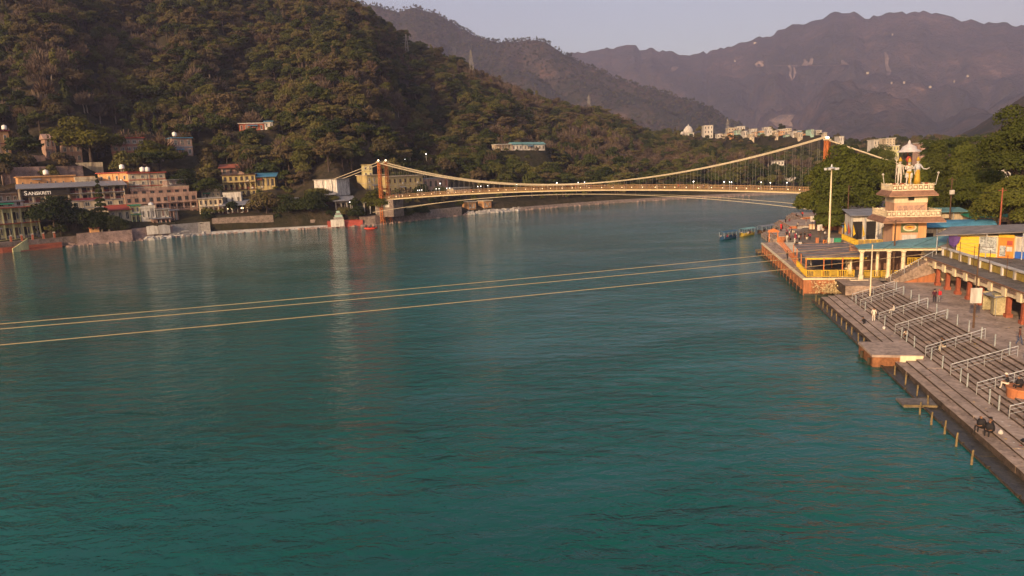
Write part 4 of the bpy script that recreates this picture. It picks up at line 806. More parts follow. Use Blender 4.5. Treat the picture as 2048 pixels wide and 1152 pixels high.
# ---- hall with the teal sheet roof
hl = R('ghat_hall', 'open columned hall under a long sloping teal sheet roof', 'hall', -1.5, 7.5, 2.72)
MB().box(0.2, 11.5, .5, 9, -.4, -.004).build('floor', M['slab'], hl); MB().box(.4, 11.3, 8.6, 9, 0, 3.9).build('back_wall', M['brown'], hl); MB().box(11.0, 11.3, 1.8, 8.58, 0, 3.9).build('side_wall', M['creampaint'], hl)
for x in (0, 3.6, 5.5, 10.8): MB().lathe([(.36, -.2), (.36, .5), (.27, .56), (.27, 3.7), (.38, 3.85), (.38, 4.0)], x + .1, .4, 12).build('column', M['creampaint'], hl)
for x in (2.8, 4.3, 8.8): MB().lathe([(.22, 0), (.22, 3.7)], x, 2.6, 10).build('inner_column', M['creampaint'], hl)
MB().box(-.4, 11.6, .1, .7, 4.0, 4.35).build('beam', M['creampaint'], hl); MB().box(-.4, 11.6, .75, 4.5, 4.02, 4.3).build('ceiling', M['brown'], hl)
MB().box(-1.5, .9, -.5, .0, -.35, -.1).build('white_sill', M['creampaint'], hl)
for k in range(4): slat_panel(hl, .5 + k * 1.25, .5 + k * 1.25 + 1.15, 1.1, 'hv'[k % 2])
for k in range(4): slat_panel(hl, 6.2 + k * 1.15, 6.2 + k * 1.15 + 1.1, .6, 'vh'[k % 2], z=1.9)
MB().box(5.8, 11.0, .45, .7, 0, 1.85).build('low_wall', M['creampaint'], hl)
rf = MB()
P0, P1, P2, P3 = (-.6, -.3, 4.35), (12.5, -.6, 4.5), (22.5, 7.5, zpix(6, 30, 458) - 2.72), (.2, 5.2, zpix(3.7, 7.7, 491) - 2.72)
for i, (a, b) in enumerate(((0, .26), (.27, .52), (.53, .77), (.78, 1.0))):
    l = lambda p, q, t: tuple(p[k] + (q[k] - p[k]) * t for k in range(3)); A_, B_, C2, D_ = l(P0, P1, a), l(P0, P1, b), l(P3, P2, b), l(P3, P2, a); dz = .02 * (i % 2)
    MB().hexa([(*p[:2], p[2] + dz) for p in (A_, B_, C2, D_)] + [(*p[:2], p[2] + .09 + dz) for p in (A_, B_, C2, D_)]).build('roof_sheet', M['teal' if i < 3 else 'tarp'], hl)
# ---- stair up to the terrace
stt = R('terrace_stair', 'stone stair with steel handrail climbing to the arcade terrace', 'stairs', -3.4, 10.6, 2.7)
for k in range(16): MB().box(k * .34, k * .34 + .42, -1.1, 1.3, -.1, (k + 1) * .21).build('step', M['paving2'], stt)
MB().add([(1.6, -1.35, 0), (5.5, -1.35, 0), (5.5, -1.35, 1.3), (1.6, -1.12, 0), (5.5, -1.12, 0), (5.5, -1.12, 1.3)], [(0, 1, 2), (3, 5, 4), (0, 2, 5, 3), (0, 3, 4, 1), (1, 4, 5, 2)]).build('orange_buttress', M['orangewall'], stt)
for k in range(4): MB().box(k * 1.7 - .03, k * 1.7 + .03, -1.05, -.99, k * 1.05 - .1, k * 1.05 + 1.1).build('post', M['steel'], stt)
MB().tube([(0, -1.02, 1.05), (5.4, -1.02, 4.4)], .035, 6).build('rail', M['steel'], stt)
# ---- arcade with roof terrace
ac = R('arcade', 'long cream arcade with red square pillars and carved panels facing the steps', 'arcade', 0, 15.7, 2.71); cu = [-3.6 - 3.35 * k for k in range(15)]
pil = MB().box(-.21, .21, -.21, .21, .4, 2.3).mesh('pillar', M['brick']); pb_ = MB().box(-.33, .33, -.33, .33, 0, .4).mesh('pillar_base', M['brick']); blk = MB().box(-.62, .35, -.42, .42, 2.3, 3.36).mesh('corbel', M['creampaint']); jal = MB().box(-.56, -.48, -.9, .9, 2.85, 3.2).mesh('carved_panel', M['jali'])
for k, u in enumerate(cu):
    p = link('pillar', pil, ac, (0, u, 0)); link('base', pb_, p); link('corbel', blk, ac, (0, u, 0)); link('carved_panel', jal, ac, (-.02, u - 1.67, 0))
MB().box(-.5, .3, cu[-1] - 3, -2.9, 2.45, 3.34).build('beam', M['creampaint'], ac)
MB().box(-.74, 1.6, cu[-1] - 3, -1.6, 3.37, 3.55).build('roof_slab', M['slab'], ac); MB().box(-.8, -.743, cu[-1] - 3, -1.6, 3.4, 3.56).build('slab_edge', M['brown'], ac); MB().box(1.604, 30, cu[-1] - 3, 1.0, 3.37, 3.58).build('terrace_deck', M['slab'], ac)
MB().box(4.5, 4.8, cu[-1] - 3, 0, 0, 3.36).build('back_wall', M['creampaint'], ac)
for k in range(6): MB().box(4.3, 4.496, -6 - k * 6.7, -3 - k * 6.7, 0, 2.5).build('shutter', M[('tin', 'teal', 'wood')[k % 3]], ac)
MB().box(-.2, 4.49, -3.2, -2.95, 0, 2.55).build('end_wall', M['creampaint'], ac)
pp = R('terrace_parapet', 'white posted parapet with ochre panels along the arcade roof terrace', 'parapet', 0, 17.4, 6.3)
wp = MB().box(-.24, .24, -.2, .2, 0, 1.0).mesh('parapet_post', M['white']); op = MB().box(-.07, .07, -1.27, 1.27, .05, .85).mesh('ochre_panel', M['olive'])
for k in range(16): link('parapet_post', wp, pp, (0, -3.6 - k * 2.95, 0)); link('ochre_panel', op, pp, (0, -3.6 - k * 2.95 - 1.47, 0))
MB().box(-.3, .3, -3.6 - 16 * 2.95, -3.3, 1.003, 1.13).build('coping', M['white'], pp)
for k in range(9):
    u = -6 - k * 4.3; q = R('terrace_pole', ('thin dark pole by the parapet, number %s along the terrace' % 'one two three four five six seven eight nine'.split()[k]) if 0 else 'thin dark cable pole standing along the terrace parapet', 'pole', u, 16.9, 6.25, 'cable poles along the terrace'); MB().tube([(0, 0, 0), (0, 0, 2.7)], .04, 6).build('shaft', M['wood'], q); MB().tube([(0, 0, 2.5), (0, -4.3, 2.5)], .012, 4).build('wire', M['black'], q); MB().tube([(0, 0, 1.9), (0, -4.3, 1.9)], .012, 4).build('wire', M['black'], q)
# ---- shops on the terrace
sh_rot = math.atan2(-5.0, 6.6)
def shop(name, label, s0, s1, build, z=6.3):
    u0, v0 = -3.4 - 5.0 * s0 / 8.28, 18.7 + 6.6 * s0 / 8.28; t = R(name, label, 'shop', u0, v0, z, None, sh_rot); w = s1 - s0
    MB().box(0, w, .3, 4, 0, 2.9).build('wall', M['creampaint'], t); build(t, w); return t
def b1(t, w):
    for k in range(5): MB().box(.1, w * .55, .2, .296, .15 + k * .52, .62 + k * .52).build('board', M['shopyel'], t)
    MB().box(w * .57, w - .1, .18, .296, .5, 2.7).build('poster', M['poster'], t); MB().box(w * .57, w - .1, .2, .296, .0, .48).build('board', M['shopyel'], t)
def b2(t, w):
    MB().box(.05, w - .05, .2, .296, 0, 2.7).build('board', M['shoporg'], t); MB().box(.25, w * .5, .14, .198, .2, 1.6).build('door', M['poster'], t); MB().box(w * .55, w - .2, .14, .198, .9, 1.5).build('notice', M['white'], t); MB().box(w * .55, w - .2, .14, .198, 1.7, 2.3).build('notice', M['redroof'], t); MB().box(.05, w - .05, .05, .25, 2.7, 3.1).build('fascia', M['yelrail'], t)
def b3(t, w):
    for k, c in enumerate(('white', 'maroon', 'green', 'white')): 
        for q in range(7): MB().box(.1 + k * (w - .2) / 4, .1 + (k + 1) * (w - .2) / 4 - .01, .2, .296, .1 + q * .38, .46 + q * .38).build('shutter_slat', M[c], t)
    MB().box(.1, w - .1, .05, .15, .05, .95).build('banner', M['banner'], t); MB().add([(.0, .1, 2.9), (w, .1, 2.9), (w, .0, 3.6)], [(0, 1, 2), (2, 1, 0)]).build('blue_cloth', M['banner'], t)
shop('shop', 'yellow boarded shop with a pale poster under the grey sheet roof', .2, 5.0, b1); shop('shop', 'small orange shop between the yellow boards and the striped shutters', 5.05, 6.9, b2); shop('shop', 'shop with red, green and white striped shutters above a blue banner', 6.95, 11.4, b3)
sr = R('shop_roof', 'dusty grey sheet roof sloping over the terrace shops', 'roof', -3.4, 18.7, 6.3, None, sh_rot)
MB().hexa([(-2.2, -1.0, 2.6), (12.5, -1.2, 4.0), (13, 5.5, 4.5), (-2.5, 6, 3.2), (-2.2, -1.0, 2.72), (12.5, -1.2, 4.1), (13, 5.5, 4.6), (-2.5, 6, 3.32)]).build('sheet', M['tarp'], sr)
for x in (-1.9, 4, 8, 12.2): MB().box(x - .05, x + .05, -.8, -.7, 0, 2.7 + .095 * (x + 2)).build('post', M['steel'], sr)
pc = R('purple_cloth', 'purple cloth hanging from the corner of the grey sheet roof', 'cloth', -3.2, 18.0, 7.4, None, sh_rot); MB().add([(0, 0, 1.6), (.7, -.15, 1.65), (1.5, 0, 1.5), (0.1, .1, .4), (.75, -.1, 0), (1.3, .05, .7)], [(0, 1, 4, 3), (1, 2, 5, 4), (3, 4, 1, 0), (4, 5, 2, 1)]).build('cloth', M['purple'], pc)
# ---- sign and metal cabinets on the plaza
sp = R('sign_post', 'tall thin post with a blank white sign board on the plaza', 'sign', -32.3, 10.4, 2.7); MB().lathe([(.11, 0), (.1, 2.2), (.075, 2.25), (.06, 8.6)], n=8).build('pole', M['wood'], sp); MB().box(-.52, .52, -.14, -.08, 2.6, 4.15).build('board', M['white'], sp); MB().bar((0, 0, 8.3), (1.4, .2, 8.2), .05).build('arm', M['wood'], sp)
M['cab'] = mat('yellowed_metal_panel', (0.50, 0.44, 0.26), 0.35, 0.35, 1.2, metal=.35)
for (u, v, w_, d_, h_, lb) in ((-23.6, 14.6, 1.15, .12, 2.2, 'tall flat metal board leaning in front of the arcade'), (-26.6, 14.5, 1.5, 1.2, 2.35, 'boxy yellowed metal cabinet in front of the arcade')):
    q = R('metal_cabinet', lb, 'cabinet', u, v, 2.71, None, -.15); MB().box(0, w_, 0, d_, .12, h_).build('body', M['cab'], q); MB().box(.05, w_ - .05, -.03, -.002, .25, h_ - .15).build('door', M['cab'], q)
    for x in (.08, w_ - .08): MB().box(x - .05, x + .05, 0, d_, 0, .118).build('foot', M['wood'], q)
um = R('sheet_awning', 'small tilted grey awning above the metal cabinet', 'awning', -26, 14.3, 4.6); MB().hexa([(0, -1, .2), (1.6, -1, .35), (1.6, 2, .45), (0, 2, .1), (0, -1, .25), (1.6, -1, .4), (1.6, 2, .5), (0, 2, .15)]).build('sheet', M['tin'], um); MB().bar((1.3, 1.8, -1.9), (1.3, 1.8, .4), .05).build('prop', M['steel'], um); MB().bar((.3, -.8, -1.9), (.3, -.8, .2), .05).build('prop', M['steel'], um)
wpole = R('white_pole', 'slender white pole in front of the teal roofed hall', 'pole', -10.6, 6.4, 2.2); MB().lathe([(.09, -.3), (.07, 6.6)], n=8).build('shaft', M['creampaint'], wpole)
dpole = R('utility_pole', 'dark utility pole with cross arm in front of the statue tower', 'pole', -.6, 12.0, 2.7); MB().lathe([(.14, 0), (.1, 8.4)], n=8).build('shaft', M['wood'], dpole); MB().bar((-.9, 0, 8.1), (.9, 0, 8.1), .08).build('cross_arm', M['wood'], dpole)
# ---- statue tower
TW = R('statue_tower', 'two tiered sandstone tower with tiled eaves and balustrades carrying statues', 'tower', 27.6, 21.8, 2.6); Zt = lambda py: zpix(25.0, 21.8, py) - 2.6
z1, zb1, z2, z3 = Zt(441), Zt(419), Zt(389.5), Zt(372)
MB().box(-2.7, 2.7, -2.65, 2.65, -.5, z1 + .2).build('lower_body', M['pinkstone'], TW)
for x in (-2.05, 2.05): MB().box(x - .65, x + .65, -2.72, -2.654, -.3, z1).build('pilaster', M['orange'], TW)
pn = MB().box(-1.38, 1.38, -2.74, -2.654, z1 - 2.1, z1 - .35).build('emblem_panel', mat('emblem_green', (0.13, 0.16, 0.07), .7, .2), TW)
def disc(rx, rz, y, m, n=22): return MB().prism([(rx * math.cos(2 * math.pi * k / n), rz * math.sin(2 * math.pi * k / n)) for k in range(n)], 0, .02), m, y
for (rx, rz, yy, mm, dz, xo) in ((1.1, .62, -2.745, 'creampaint', 0, 0), (.86, .44, -2.765, 'orange', .05, 0), (.55, .24, -2.785, 'yelrail', .1, 0), (.3, .1, -2.805, 'redroof', .02, 0)):
    b_, _, _ = disc(rx, rz, 0, mm); o = b_.build('emblem', M[mm], pn); o.rotation_euler = (math.pi / 2, 0, 0); o.location = (xo, yy, z1 - 1.25 + dz)
gt = MB()
gate = MB().box(-1.15, 1.15, -2.72, -2.654, -.2, z1 - 2.5).build('gate', M['white'], TW)
for k in range(5): MB().box(-1.1, 1.1, -2.76, -2.724, .1 + k * .5, .16 + k * .5).build('gate_bar', M['wood'], TW)
def skirt(hw_, inner, z, m):
    b = MB(); ro = hw_; ri = inner; zi = z + .75; pts_o = [(-ro, -ro), (ro, -ro), (ro, ro), (-ro, ro)]; pts_i = [(-ri, -ri), (ri, -ri), (ri, ri), (-ri, ri)]
    for k in range(4):
        a, c = pts_o[k], pts_o[(k + 1) % 4]; d, e = pts_i[(k + 1) % 4], pts_i[k]
        MB().hexa([(*a, z - .12), (*c, z - .12), (*d, zi - .12), (*e, zi - .12), (*a, z), (*c, z), (*d, zi), (*e, zi)]).build('eave_slope', M[m], TW)
    MB().box(-ro + .05, ro - .05, -ro + .05, ro - .05, z - .22, z - .125).build('soffit', M['pinkstone'], TW); MB().box(-ri - .02, ri + .02, -ri - .02, ri + .02, z - .1, zi + .05).build('deck', M['pinkstone'], TW)
skirt(5.0, 4.3, z1, 'brown'); skirt(3.95, 3.3, z2, 'brown')
def balus(hw_, z, h):
    for s in range(4):
        b = MB(); r_ = hw_
        b.box(-r_, r_, -r_ - .06, -r_ + .06, 0, .14); b.box(-r_, r_, -r_ - .08, -r_ + .08, h - .14, h)
        n = int(2 * r_ / .75)
        for k in range(n + 1): x = -r_ + 2 * r_ * k / n; b.box(x - .07, x + .07, -r_ - .07, -r_ + .07, .1, h + (.22 if k in (0, n) else .08))
        for k in range(n): x = -r_ + 2 * r_ * (k + .5) / n; b.box(x - .2, x + .2, -r_ - .03, -r_ + .03, .28, h - .28)
        o = b.build('balustrade', M['creampaint'], TW); o.location = (0, 0, z); o.rotation_euler = (0, 0, s * math.pi / 2)
balus(4.25, z1 + .8, 1.05); balus(3.25, z2 + .8, 1.0)
MB().box(-2.62, 2.62, -2.6, 2.6, z1 + .7, z2 + .1).build('upper_body', M['pinkstone'], TW)
MB().box(-2.66, 2.66, -2.64, 2.64, z2 - 1.35, z2 - .05).build('cream_band', M['creampaint'], TW); MB().box(-.45, .5, -2.7, -2.644, z2 - 1.0, z2 - .4).build('vent', M['dark'], TW)
for k in range(3):
    for q in range(5): MB().box(-2.2 + q * .9 + (k % 2) * .2, -1.34 + q * .9 + (k % 2) * .2 - .04, -2.63, -2.604, z1 + 1.2 + k * .5, z1 + 1.66 + k * .5).build('brick', M['pink'], TW)
pd = MB().lathe([(1.75, z2 + .8), (1.75, z3 + .1)], 0, 0, 24).build('pedestal', M['brown'], TW)
for k in range(24): a = 2 * math.pi * k / 24; MB().box(1.74 * math.cos(a) - .07, 1.74 * math.cos(a) + .07, 1.74 * math.sin(a) - .07, 1.74 * math.sin(a) + .07, z2 + .9, z3).build('rib', M['orange'], TW)
for sx in (-1, 1):
    lb = MB().tube([(sx * 1.2, -1.6, z3 + .15), (sx * 4.1, -1.6, z3 + .1), (sx * 4.4, -1.6, z3 + 1.9)], .06, 6).build('lamp_bracket', M['white'], TW); MB().ball((sx * 4.42, -1.6, z3 + 2.1), .2).build('lamp', M['white'], lb); MB().tube([(sx * 2.9, -1.6, z2 + 1), (sx * 2.9, -1.6, z3 + .1)], .05, 6).build('bracket_post', M['white'], TW)
for x in (-2.9, -1.6, 2.3): MB().lathe([(.25, z2 + 1.3), (.32, z2 + 2.0), (.34, z2 + 2.05)], x, -2.7, 8).build('flower_pot', M['brick'], TW)
ST_Z = 2.6 + z3 + .1
# ================================================================== PEOPLE AND STATUES
J0 = {  # name: (x, y, z, radius, group); the figure faces -y
    'pel': (0, 0, .93, .125, 'bot'), 'spi': (0, 0, 1.12, .115, 'top'), 'che': (0, .01, 1.32, .135, 'top'), 'nek': (0, .01, 1.47, .055, 'skin'), 'hd1': (0, -.01, 1.56, .085, 'skin'), 'hd2': (0, -.01, 1.66, .088, 'skin')}
for s, n in ((-1, 'l'), (1, 'r')):
    J0.update({'sh' + n: (s * .18, .01, 1.39, .06, 'top'), 'el' + n: (s * .25, .03, 1.12, .045, 'top'), 'wr' + n: (s * .25, -.05, .88, .034, 'skin'), 'ha' + n: (s * .25, -.07, .79, .034, 'skin'),
               'hp' + n: (s * .09, 0, .86, .088, 'bot'), 'kn' + n: (s * .10, -.02, .48, .062, 'bot'), 'an' + n: (s * .10, .01, .09, .042, 'bot'), 'to' + n: (s * .11, -.15, .04, .038, 'shoe')})
EDG = [('pel', 'spi'), ('spi', 'che'), ('che', 'nek'), ('nek', 'hd1'), ('hd1', 'hd2')]
for n in 'lr': EDG += [('che', 'sh' + n), ('sh' + n, 'el' + n), ('el' + n, 'wr' + n), ('wr' + n, 'ha' + n), ('pel', 'hp' + n), ('hp' + n, 'kn' + n), ('kn' + n, 'an' + n), ('an' + n, 'to' + n)]
def pose(**k):
    J = dict(J0)
    for a, p in k.items(): J[a] = (*p, J0[a][3], J0[a][4])
    return J
def up(dz, dy=0, names=('pel', 'spi', 'che', 'nek', 'hd1', 'hd2', 'shl', 'shr', 'ell', 'elr', 'wrl', 'wrr', 'hal', 'har', 'hpl', 'hpr')):
    return {n: (J0[n][0], J0[n][1] + dy, J0[n][2] + dz) for n in names}
STAND = pose()
WALK = pose(knl=(-.09, -.16, .50), anl=(-.09, -.20, .10), tol=(-.1, -.36, .06), knr=(.09, .04, .47), anr=(.09, .24, .13), tor=(.1, .12, .04), ell=(-.24, .12, 1.13), wrl=(-.24, .10, .90), hal=(-.24, .07, .81), elr=(.24, -.06, 1.12), wrr=(.23, -.2, .93), har=(.22, -.25, .86))
ARMUP = pose(elr=(.26, -.14, 1.2), wrr=(.14, -.28, 1.38), har=(.08, -.28, 1.47), ell=(-.26, -.14, 1.2), wrl=(-.14, -.28, 1.36), hal=(-.08, -.28, 1.45))
_s = up(-.83); SIT = pose(**{**_s, 'knl': (-.12, -.42, .16), 'anl': (-.12, -.44, -.30), 'tol': (-.12, -.6, -.34), 'knr': (.12, -.42, .16), 'anr': (.12, -.46, -.30), 'tor': (.12, -.62, -.34), 'ell': (-.26, -.06, .3), 'wrl': (-.14, -.30, .22), 'hal': (-.1, -.38, .22), 'elr': (.26, -.06, .3), 'wrr': (.14, -.30, .22), 'har': (.1, -.38, .22), 'che': (0, -.06, .5), 'shl': (-.18, -.06, .57), 'shr': (.18, -.06, .57), 'nek': (0, -.10, .65), 'hd1': (0, -.15, .73), 'hd2': (0, -.17, .83)})
_q = up(-.72, .05); SQUAT = pose(**{**_q, 'pel': (0, .08, .22), 'spi': (0, .06, .40), 'che': (0, -.04, .58), 'shl': (-.18, -.06, .63), 'shr': (.18, -.06, .63), 'nek': (0, -.12, .70), 'hd1': (0, -.18, .77), 'hd2': (0, -.21, .86), 'hpl': (-.09, .06, .2), 'hpr': (.09, .06, .2), 'knl': (-.16, -.22, .48), 'knr': (.16, -.22, .48), 'anl': (-.13, -.02, .09), 'anr': (.13, -.02, .09), 'tol': (-.14, -.18, .04), 'tor': (.14, -.18, .04), 'ell': (-.24, -.2, .45), 'wrl': (-.12, -.38, .42), 'hal': (-.06, -.42, .4), 'elr': (.24, -.2, .45), 'wrr': (.12, -.38, .42), 'har': (.06, -.42, .4)})
BEND = pose(che=(0, -.22, 1.22), spi=(0, -.08, 1.08), shl=(-.18, -.24, 1.28), shr=(.18, -.24, 1.28), nek=(0, -.33, 1.32), hd1=(0, -.40, 1.38), hd2=(0, -.46, 1.45), ell=(-.24, -.3, 1.02), elr=(.24, -.3, 1.02), wrl=(-.2, -.4, .82), wrr=(.2, -.4, .82), hal=(-.18, -.44, .74), har=(.18, -.44, .74))
def fingers(J, n):
    w = Vector(J['wr' + n][:3]); h = Vector(J['ha' + n][:3]); d = (h - w).normalized(); sd = d.cross(Vector((0, 1, 0)) if abs(d.y) < .8 else Vector((0, 0, 1))).normalized(); nn = sd.cross(d); b = MB(); k = 1.0
    for i, (o, L_) in enumerate(((-.024, .07), (-.008, .082), (.008, .077), (.023, .06))): a = h + sd * o + d * .012; m_ = a + d * L_ * .55 + nn * .006; b.tube([a, m_, m_ + d * L_ * .4 + nn * .018], [.010, .009, .006], 5)
    s = -1 if n == 'l' else 1; a = h + sd * s * .02 - d * .03; b.tube([a, a + (sd * s * .7 + d * .5) * .04, a + (sd * s * .6 + d) * .055], [.011, .010, .007], 5); return b
_bm = {}
def body_mesh(J, key):
    """one skinned surface over the joints, faces sorted into clothing by the nearest bone"""
    if key in _bm: return _bm[key]
    nm = list(J); me = bpy.data.meshes.new('sk'); me.from_pydata([J[n][:3] for n in nm], [(nm.index(a), nm.index(b)) for a, b in EDG], [])
    o = bpy.data.objects.new('sk', me); COL.objects.link(o); md = o.modifiers.new('s', 'SKIN'); md.use_smooth_shade = True
    for i, n in enumerate(nm):
        sv = me.skin_vertices[0].data[i]; r = J[n][3]; sv.radius = (r * 1.25, r * .85) if n in ('che', 'spi', 'pel') else (r, r); sv.use_root = n == 'pel'
    ss = o.modifiers.new('u', 'SUBSURF'); ss.levels = 1; ss.render_levels = 1
    bpy.context.view_layer.update(); m2 = bpy.data.meshes.new_from_object(o.evaluated_get(bpy.context.evaluated_depsgraph_get())); bpy.data.objects.remove(o)
    b = MB(); b.v = [tuple(v.co) for v in m2.vertices]; b.f = [tuple(p.vertices) for p in m2.polygons]; ci = {'skin': 0, 'top': 1, 'bot': 2, 'shoe': 3, 'hair': 4}
    hc = Vector(J['hd1'][:3]).lerp(Vector(J['hd2'][:3]), .5)
    for p in m2.polygons:
        c = p.center; best = 9; g = 'top'
        for a, e in EDG:
            A_, B_ = Vector(J[a][:3]), Vector(J[e][:3]); t = max(0, min(1, (c - A_).dot(B_ - A_) / (B_ - A_).length_squared)); d = (c - A_.lerp(B_, t)).length
            if d < best: best = d; g = J[a][4] if (t < .5 and a not in ('che', 'pel') ) else J[e][4]
        if g == 'skin' and (c - hc).length < .2 and (c.z > hc.z + .045 or (c.y > hc.y + .03 and c.z > hc.z - .06)): g = 'hair'
        b.m.append(ci[g])
    for n in 'lr': f_ = fingers(J, n); b.add(f_.v, f_.f, 0)
    nz = Vector((hc.x, hc.y - .095, hc.z - .01)); b.add([nz + Vector((-.014, .02, -.03)), nz + Vector((.014, .02, -.03)), nz + Vector((0, .01, .03)), nz + Vector((0, -.018, -.024))], [(0, 3, 1), (0, 2, 3), (1, 3, 2), (0, 1, 2)], 0)
    for s in (-1, 1): e_ = Vector((hc.x + s * .095, hc.y + .01, hc.z - .01)); b.ball(e_, .022, 6, 0, 1.4); y_ = Vector((hc.x + s * .034, hc.y - .082, hc.z + .012)); b.ball(y_, .012, 6, 4)
    b.add([(hc.x - .03, hc.y - .083, hc.z - .062), (hc.x + .03, hc.y - .083, hc.z - .062), (hc.x + .025, hc.y - .084, hc.z - .05), (hc.x - .025, hc.y - .084, hc.z - .05)], [(0, 1, 2, 3)], 5)
    _bm[key] = b; return b
SKIN = mat('brown_skin', (0.22, 0.115, 0.065), .6, .1); HAIR = mat('black_hair', (0.012, 0.010, 0.009), .6, .1); SHOE = mat('dark_shoe', (0.03, 0.025, 0.02), .7, .1); LIP = mat('lip', (0.16, 0.06, 0.05), .6, .05)
CL = {}
def cloth(c):
    return CL.setdefault(c, mat('cloth_%d' % len(CL), c, .85, .25, 6.0))
POSES = dict(stand=STAND, walk=WALK, arm=ARMUP, sit=SIT, squat=SQUAT, bend=BEND)
_pm = {}
def person(label, loc, rot, p='stand', top=(.3, .3, .3), bot=(.05, .05, .07), hair=None, sc=1.0, group=None, extra=None):
    k = (p, top, bot, hair)
    if k not in _pm: _pm[k] = body_mesh(POSES[p], p).mesh('body', [SKIN, cloth(top), cloth(bot), SHOE, cloth(hair) if hair else HAIR, LIP], True)
    t = thing('person', label, 'person', loc, rot, group); t.scale = (sc,) * 3; b = link('body', _pm[k], t)
    J = POSES[p]; c = Vector(J['hd1'][:3]).lerp(Vector(J['hd2'][:3]), .55)
    if extra == 'backpack': q = Vector(J['che'][:3]); MB().box(-.16, .16, q.y + .13, q.y + .3, q.z - .33, q.z + .12).build('backpack', cloth((.5, .02, .03)), t)
    elif extra == 'turban': MB().ball((c.x, c.y, c.z + .06), .13, 8, 0, .75).build('head_cloth', cloth((.5, .03, .04)), t)
    elif extra == 'shawl': q = Vector(J['che'][:3]); MB().lathe([(.27, q.z - .35), (.28, q.z - .1), (.2, q.z + .1), (.07, q.z + .18)], q.x, q.y, 10).build('shawl', cloth(top), t, True)
    elif extra == 'skirt': MB().lathe([(.24, .08), (.21, .5), (.15, .95)], 0, 0, 10).build('skirt', cloth(bot), t, True)
    else: MB().lathe([(.105, c.z - .01), (.112, c.z + .05), (.09, c.z + .10), (.04, c.z + .125)], c.x, c.y + .02, 9).build('hair', cloth(hair) if hair else HAIR, t, True)
    return t
def PR(label, px, py, z, ang, p='stand', **k): return person(label, gz(px, py, z), math.radians(ang), p, **k)
WHT, BLK, RED, NVY, GRY, YEL, ORG, BRN, MRN, CRM = (.62, .55, .45), (.018, .016, .018), (.55, .03, .03), (.03, .04, .09), (.2, .2, .21), (.7, .5, .04), (.6, .2, .03), (.11, .04, .03), (.22, .02, .06), (.5, .42, .3)
# on the near steps and the plaza
PR('person in a dark coat standing close beside the one with a red backpack', 1868, 606, 2.71, 160, 'stand', top=(.06, .01, .02), bot=BLK)
PR('person with a red backpack and red cap raising both hands', 1877, 605.5, 2.71, 170, 'arm', top=(.16, .15, .15), bot=GRY, extra='backpack', hair=RED)
PR('person in brown sweater and jeans walking at the right edge of the plaza', 2038, 690, 2.71, 70, 'walk', top=BRN, bot=(.05, .07, .13))
PR('person in white standing on the walkway at the foot of the steps', 1747, 643, .9, 150, 'stand', top=WHT, bot=WHT)
PR('person in black crouching on the walkway next to the one in white', 1728.5, 648, .75, 250, 'squat', top=BLK, bot=BLK)
person('person in white seated halfway up the far steps', W(-20.4, 6.5, 1.98), math.radians(-120), 'sit', top=WHT, bot=WHT)
person('person in navy crouching by a post behind the jetty', W(-30.2, 4.9, 1.08), math.radians(-60), 'squat', top=NVY, bot=BLK)
person('person in orange seated on the steps behind the jetty', W(-36.0, 6.4, 1.8), math.radians(-100), 'sit', top=ORG, bot=BLK)
person('person in dark jacket with light trousers seated behind the jetty', W(-36.7, 6.3, 1.8), math.radians(-100), 'sit', top=(.05, .04, .09), bot=CRM)
person('left of three people in black huddled at the water, white shoes', W(-56.0, 2.1, .80), math.radians(-80), 'sit', top=BLK, bot=BLK, extra='shawl', sc=1.1)
person('middle of three people in black huddled at the water', W(-56.5, 2.55, .92), math.radians(-110), 'sit', top=BLK, bot=BLK)
person('right of three people in black huddled at the water, maroon trousers', W(-56.8, 2.3, .80), math.radians(-60), 'sit', top=BLK, bot=MRN, extra='shawl', sc=1.1)
person('person with red head cloth seated at the orange seat block', W(-49.9, 6.2, 2.25), math.radians(-120), 'sit', top=(.1, .12, .14), bot=WHT, extra='turban')
person('person in maroon shawl seated on the orange seat block', W(-50.7, 6.7, 2.3), math.radians(-90), 'sit', top=MRN, bot=ORG, hair=WHT, extra='shawl')
person('partly seen person in red at the right edge of the plaza', W(-40.6, 12.1, 2.71), 2.0, 'stand', top=RED, bot=GRY)
bg = R('shopping_bag', 'white plastic bag beside the three people in black', 'bag', -57.4, 2.7, .9); MB().lathe([(.13, 0), (.19, .1), (.14, .24), (.03, .36)], n=8).build('bag', M['white'], bg, True)
cb = R('cloth_bundle', 'crumpled maroon cloth on the walkway at the right edge', 'cloth', -58.6, 3.9, .9); MB().lathe([(.5, 0), (.42, .08), (.2, .16), (.05, .18)], n=9).build('cloth', cloth(MRN), cb, True)
pk = R('white_bowl', 'small white round bundle on the walkway near the crouching person', 'bundle', -25.6, 4.0, .9); MB().ball((0, 0, .17), .2, 8).build('bundle', M['white'], pk, True)
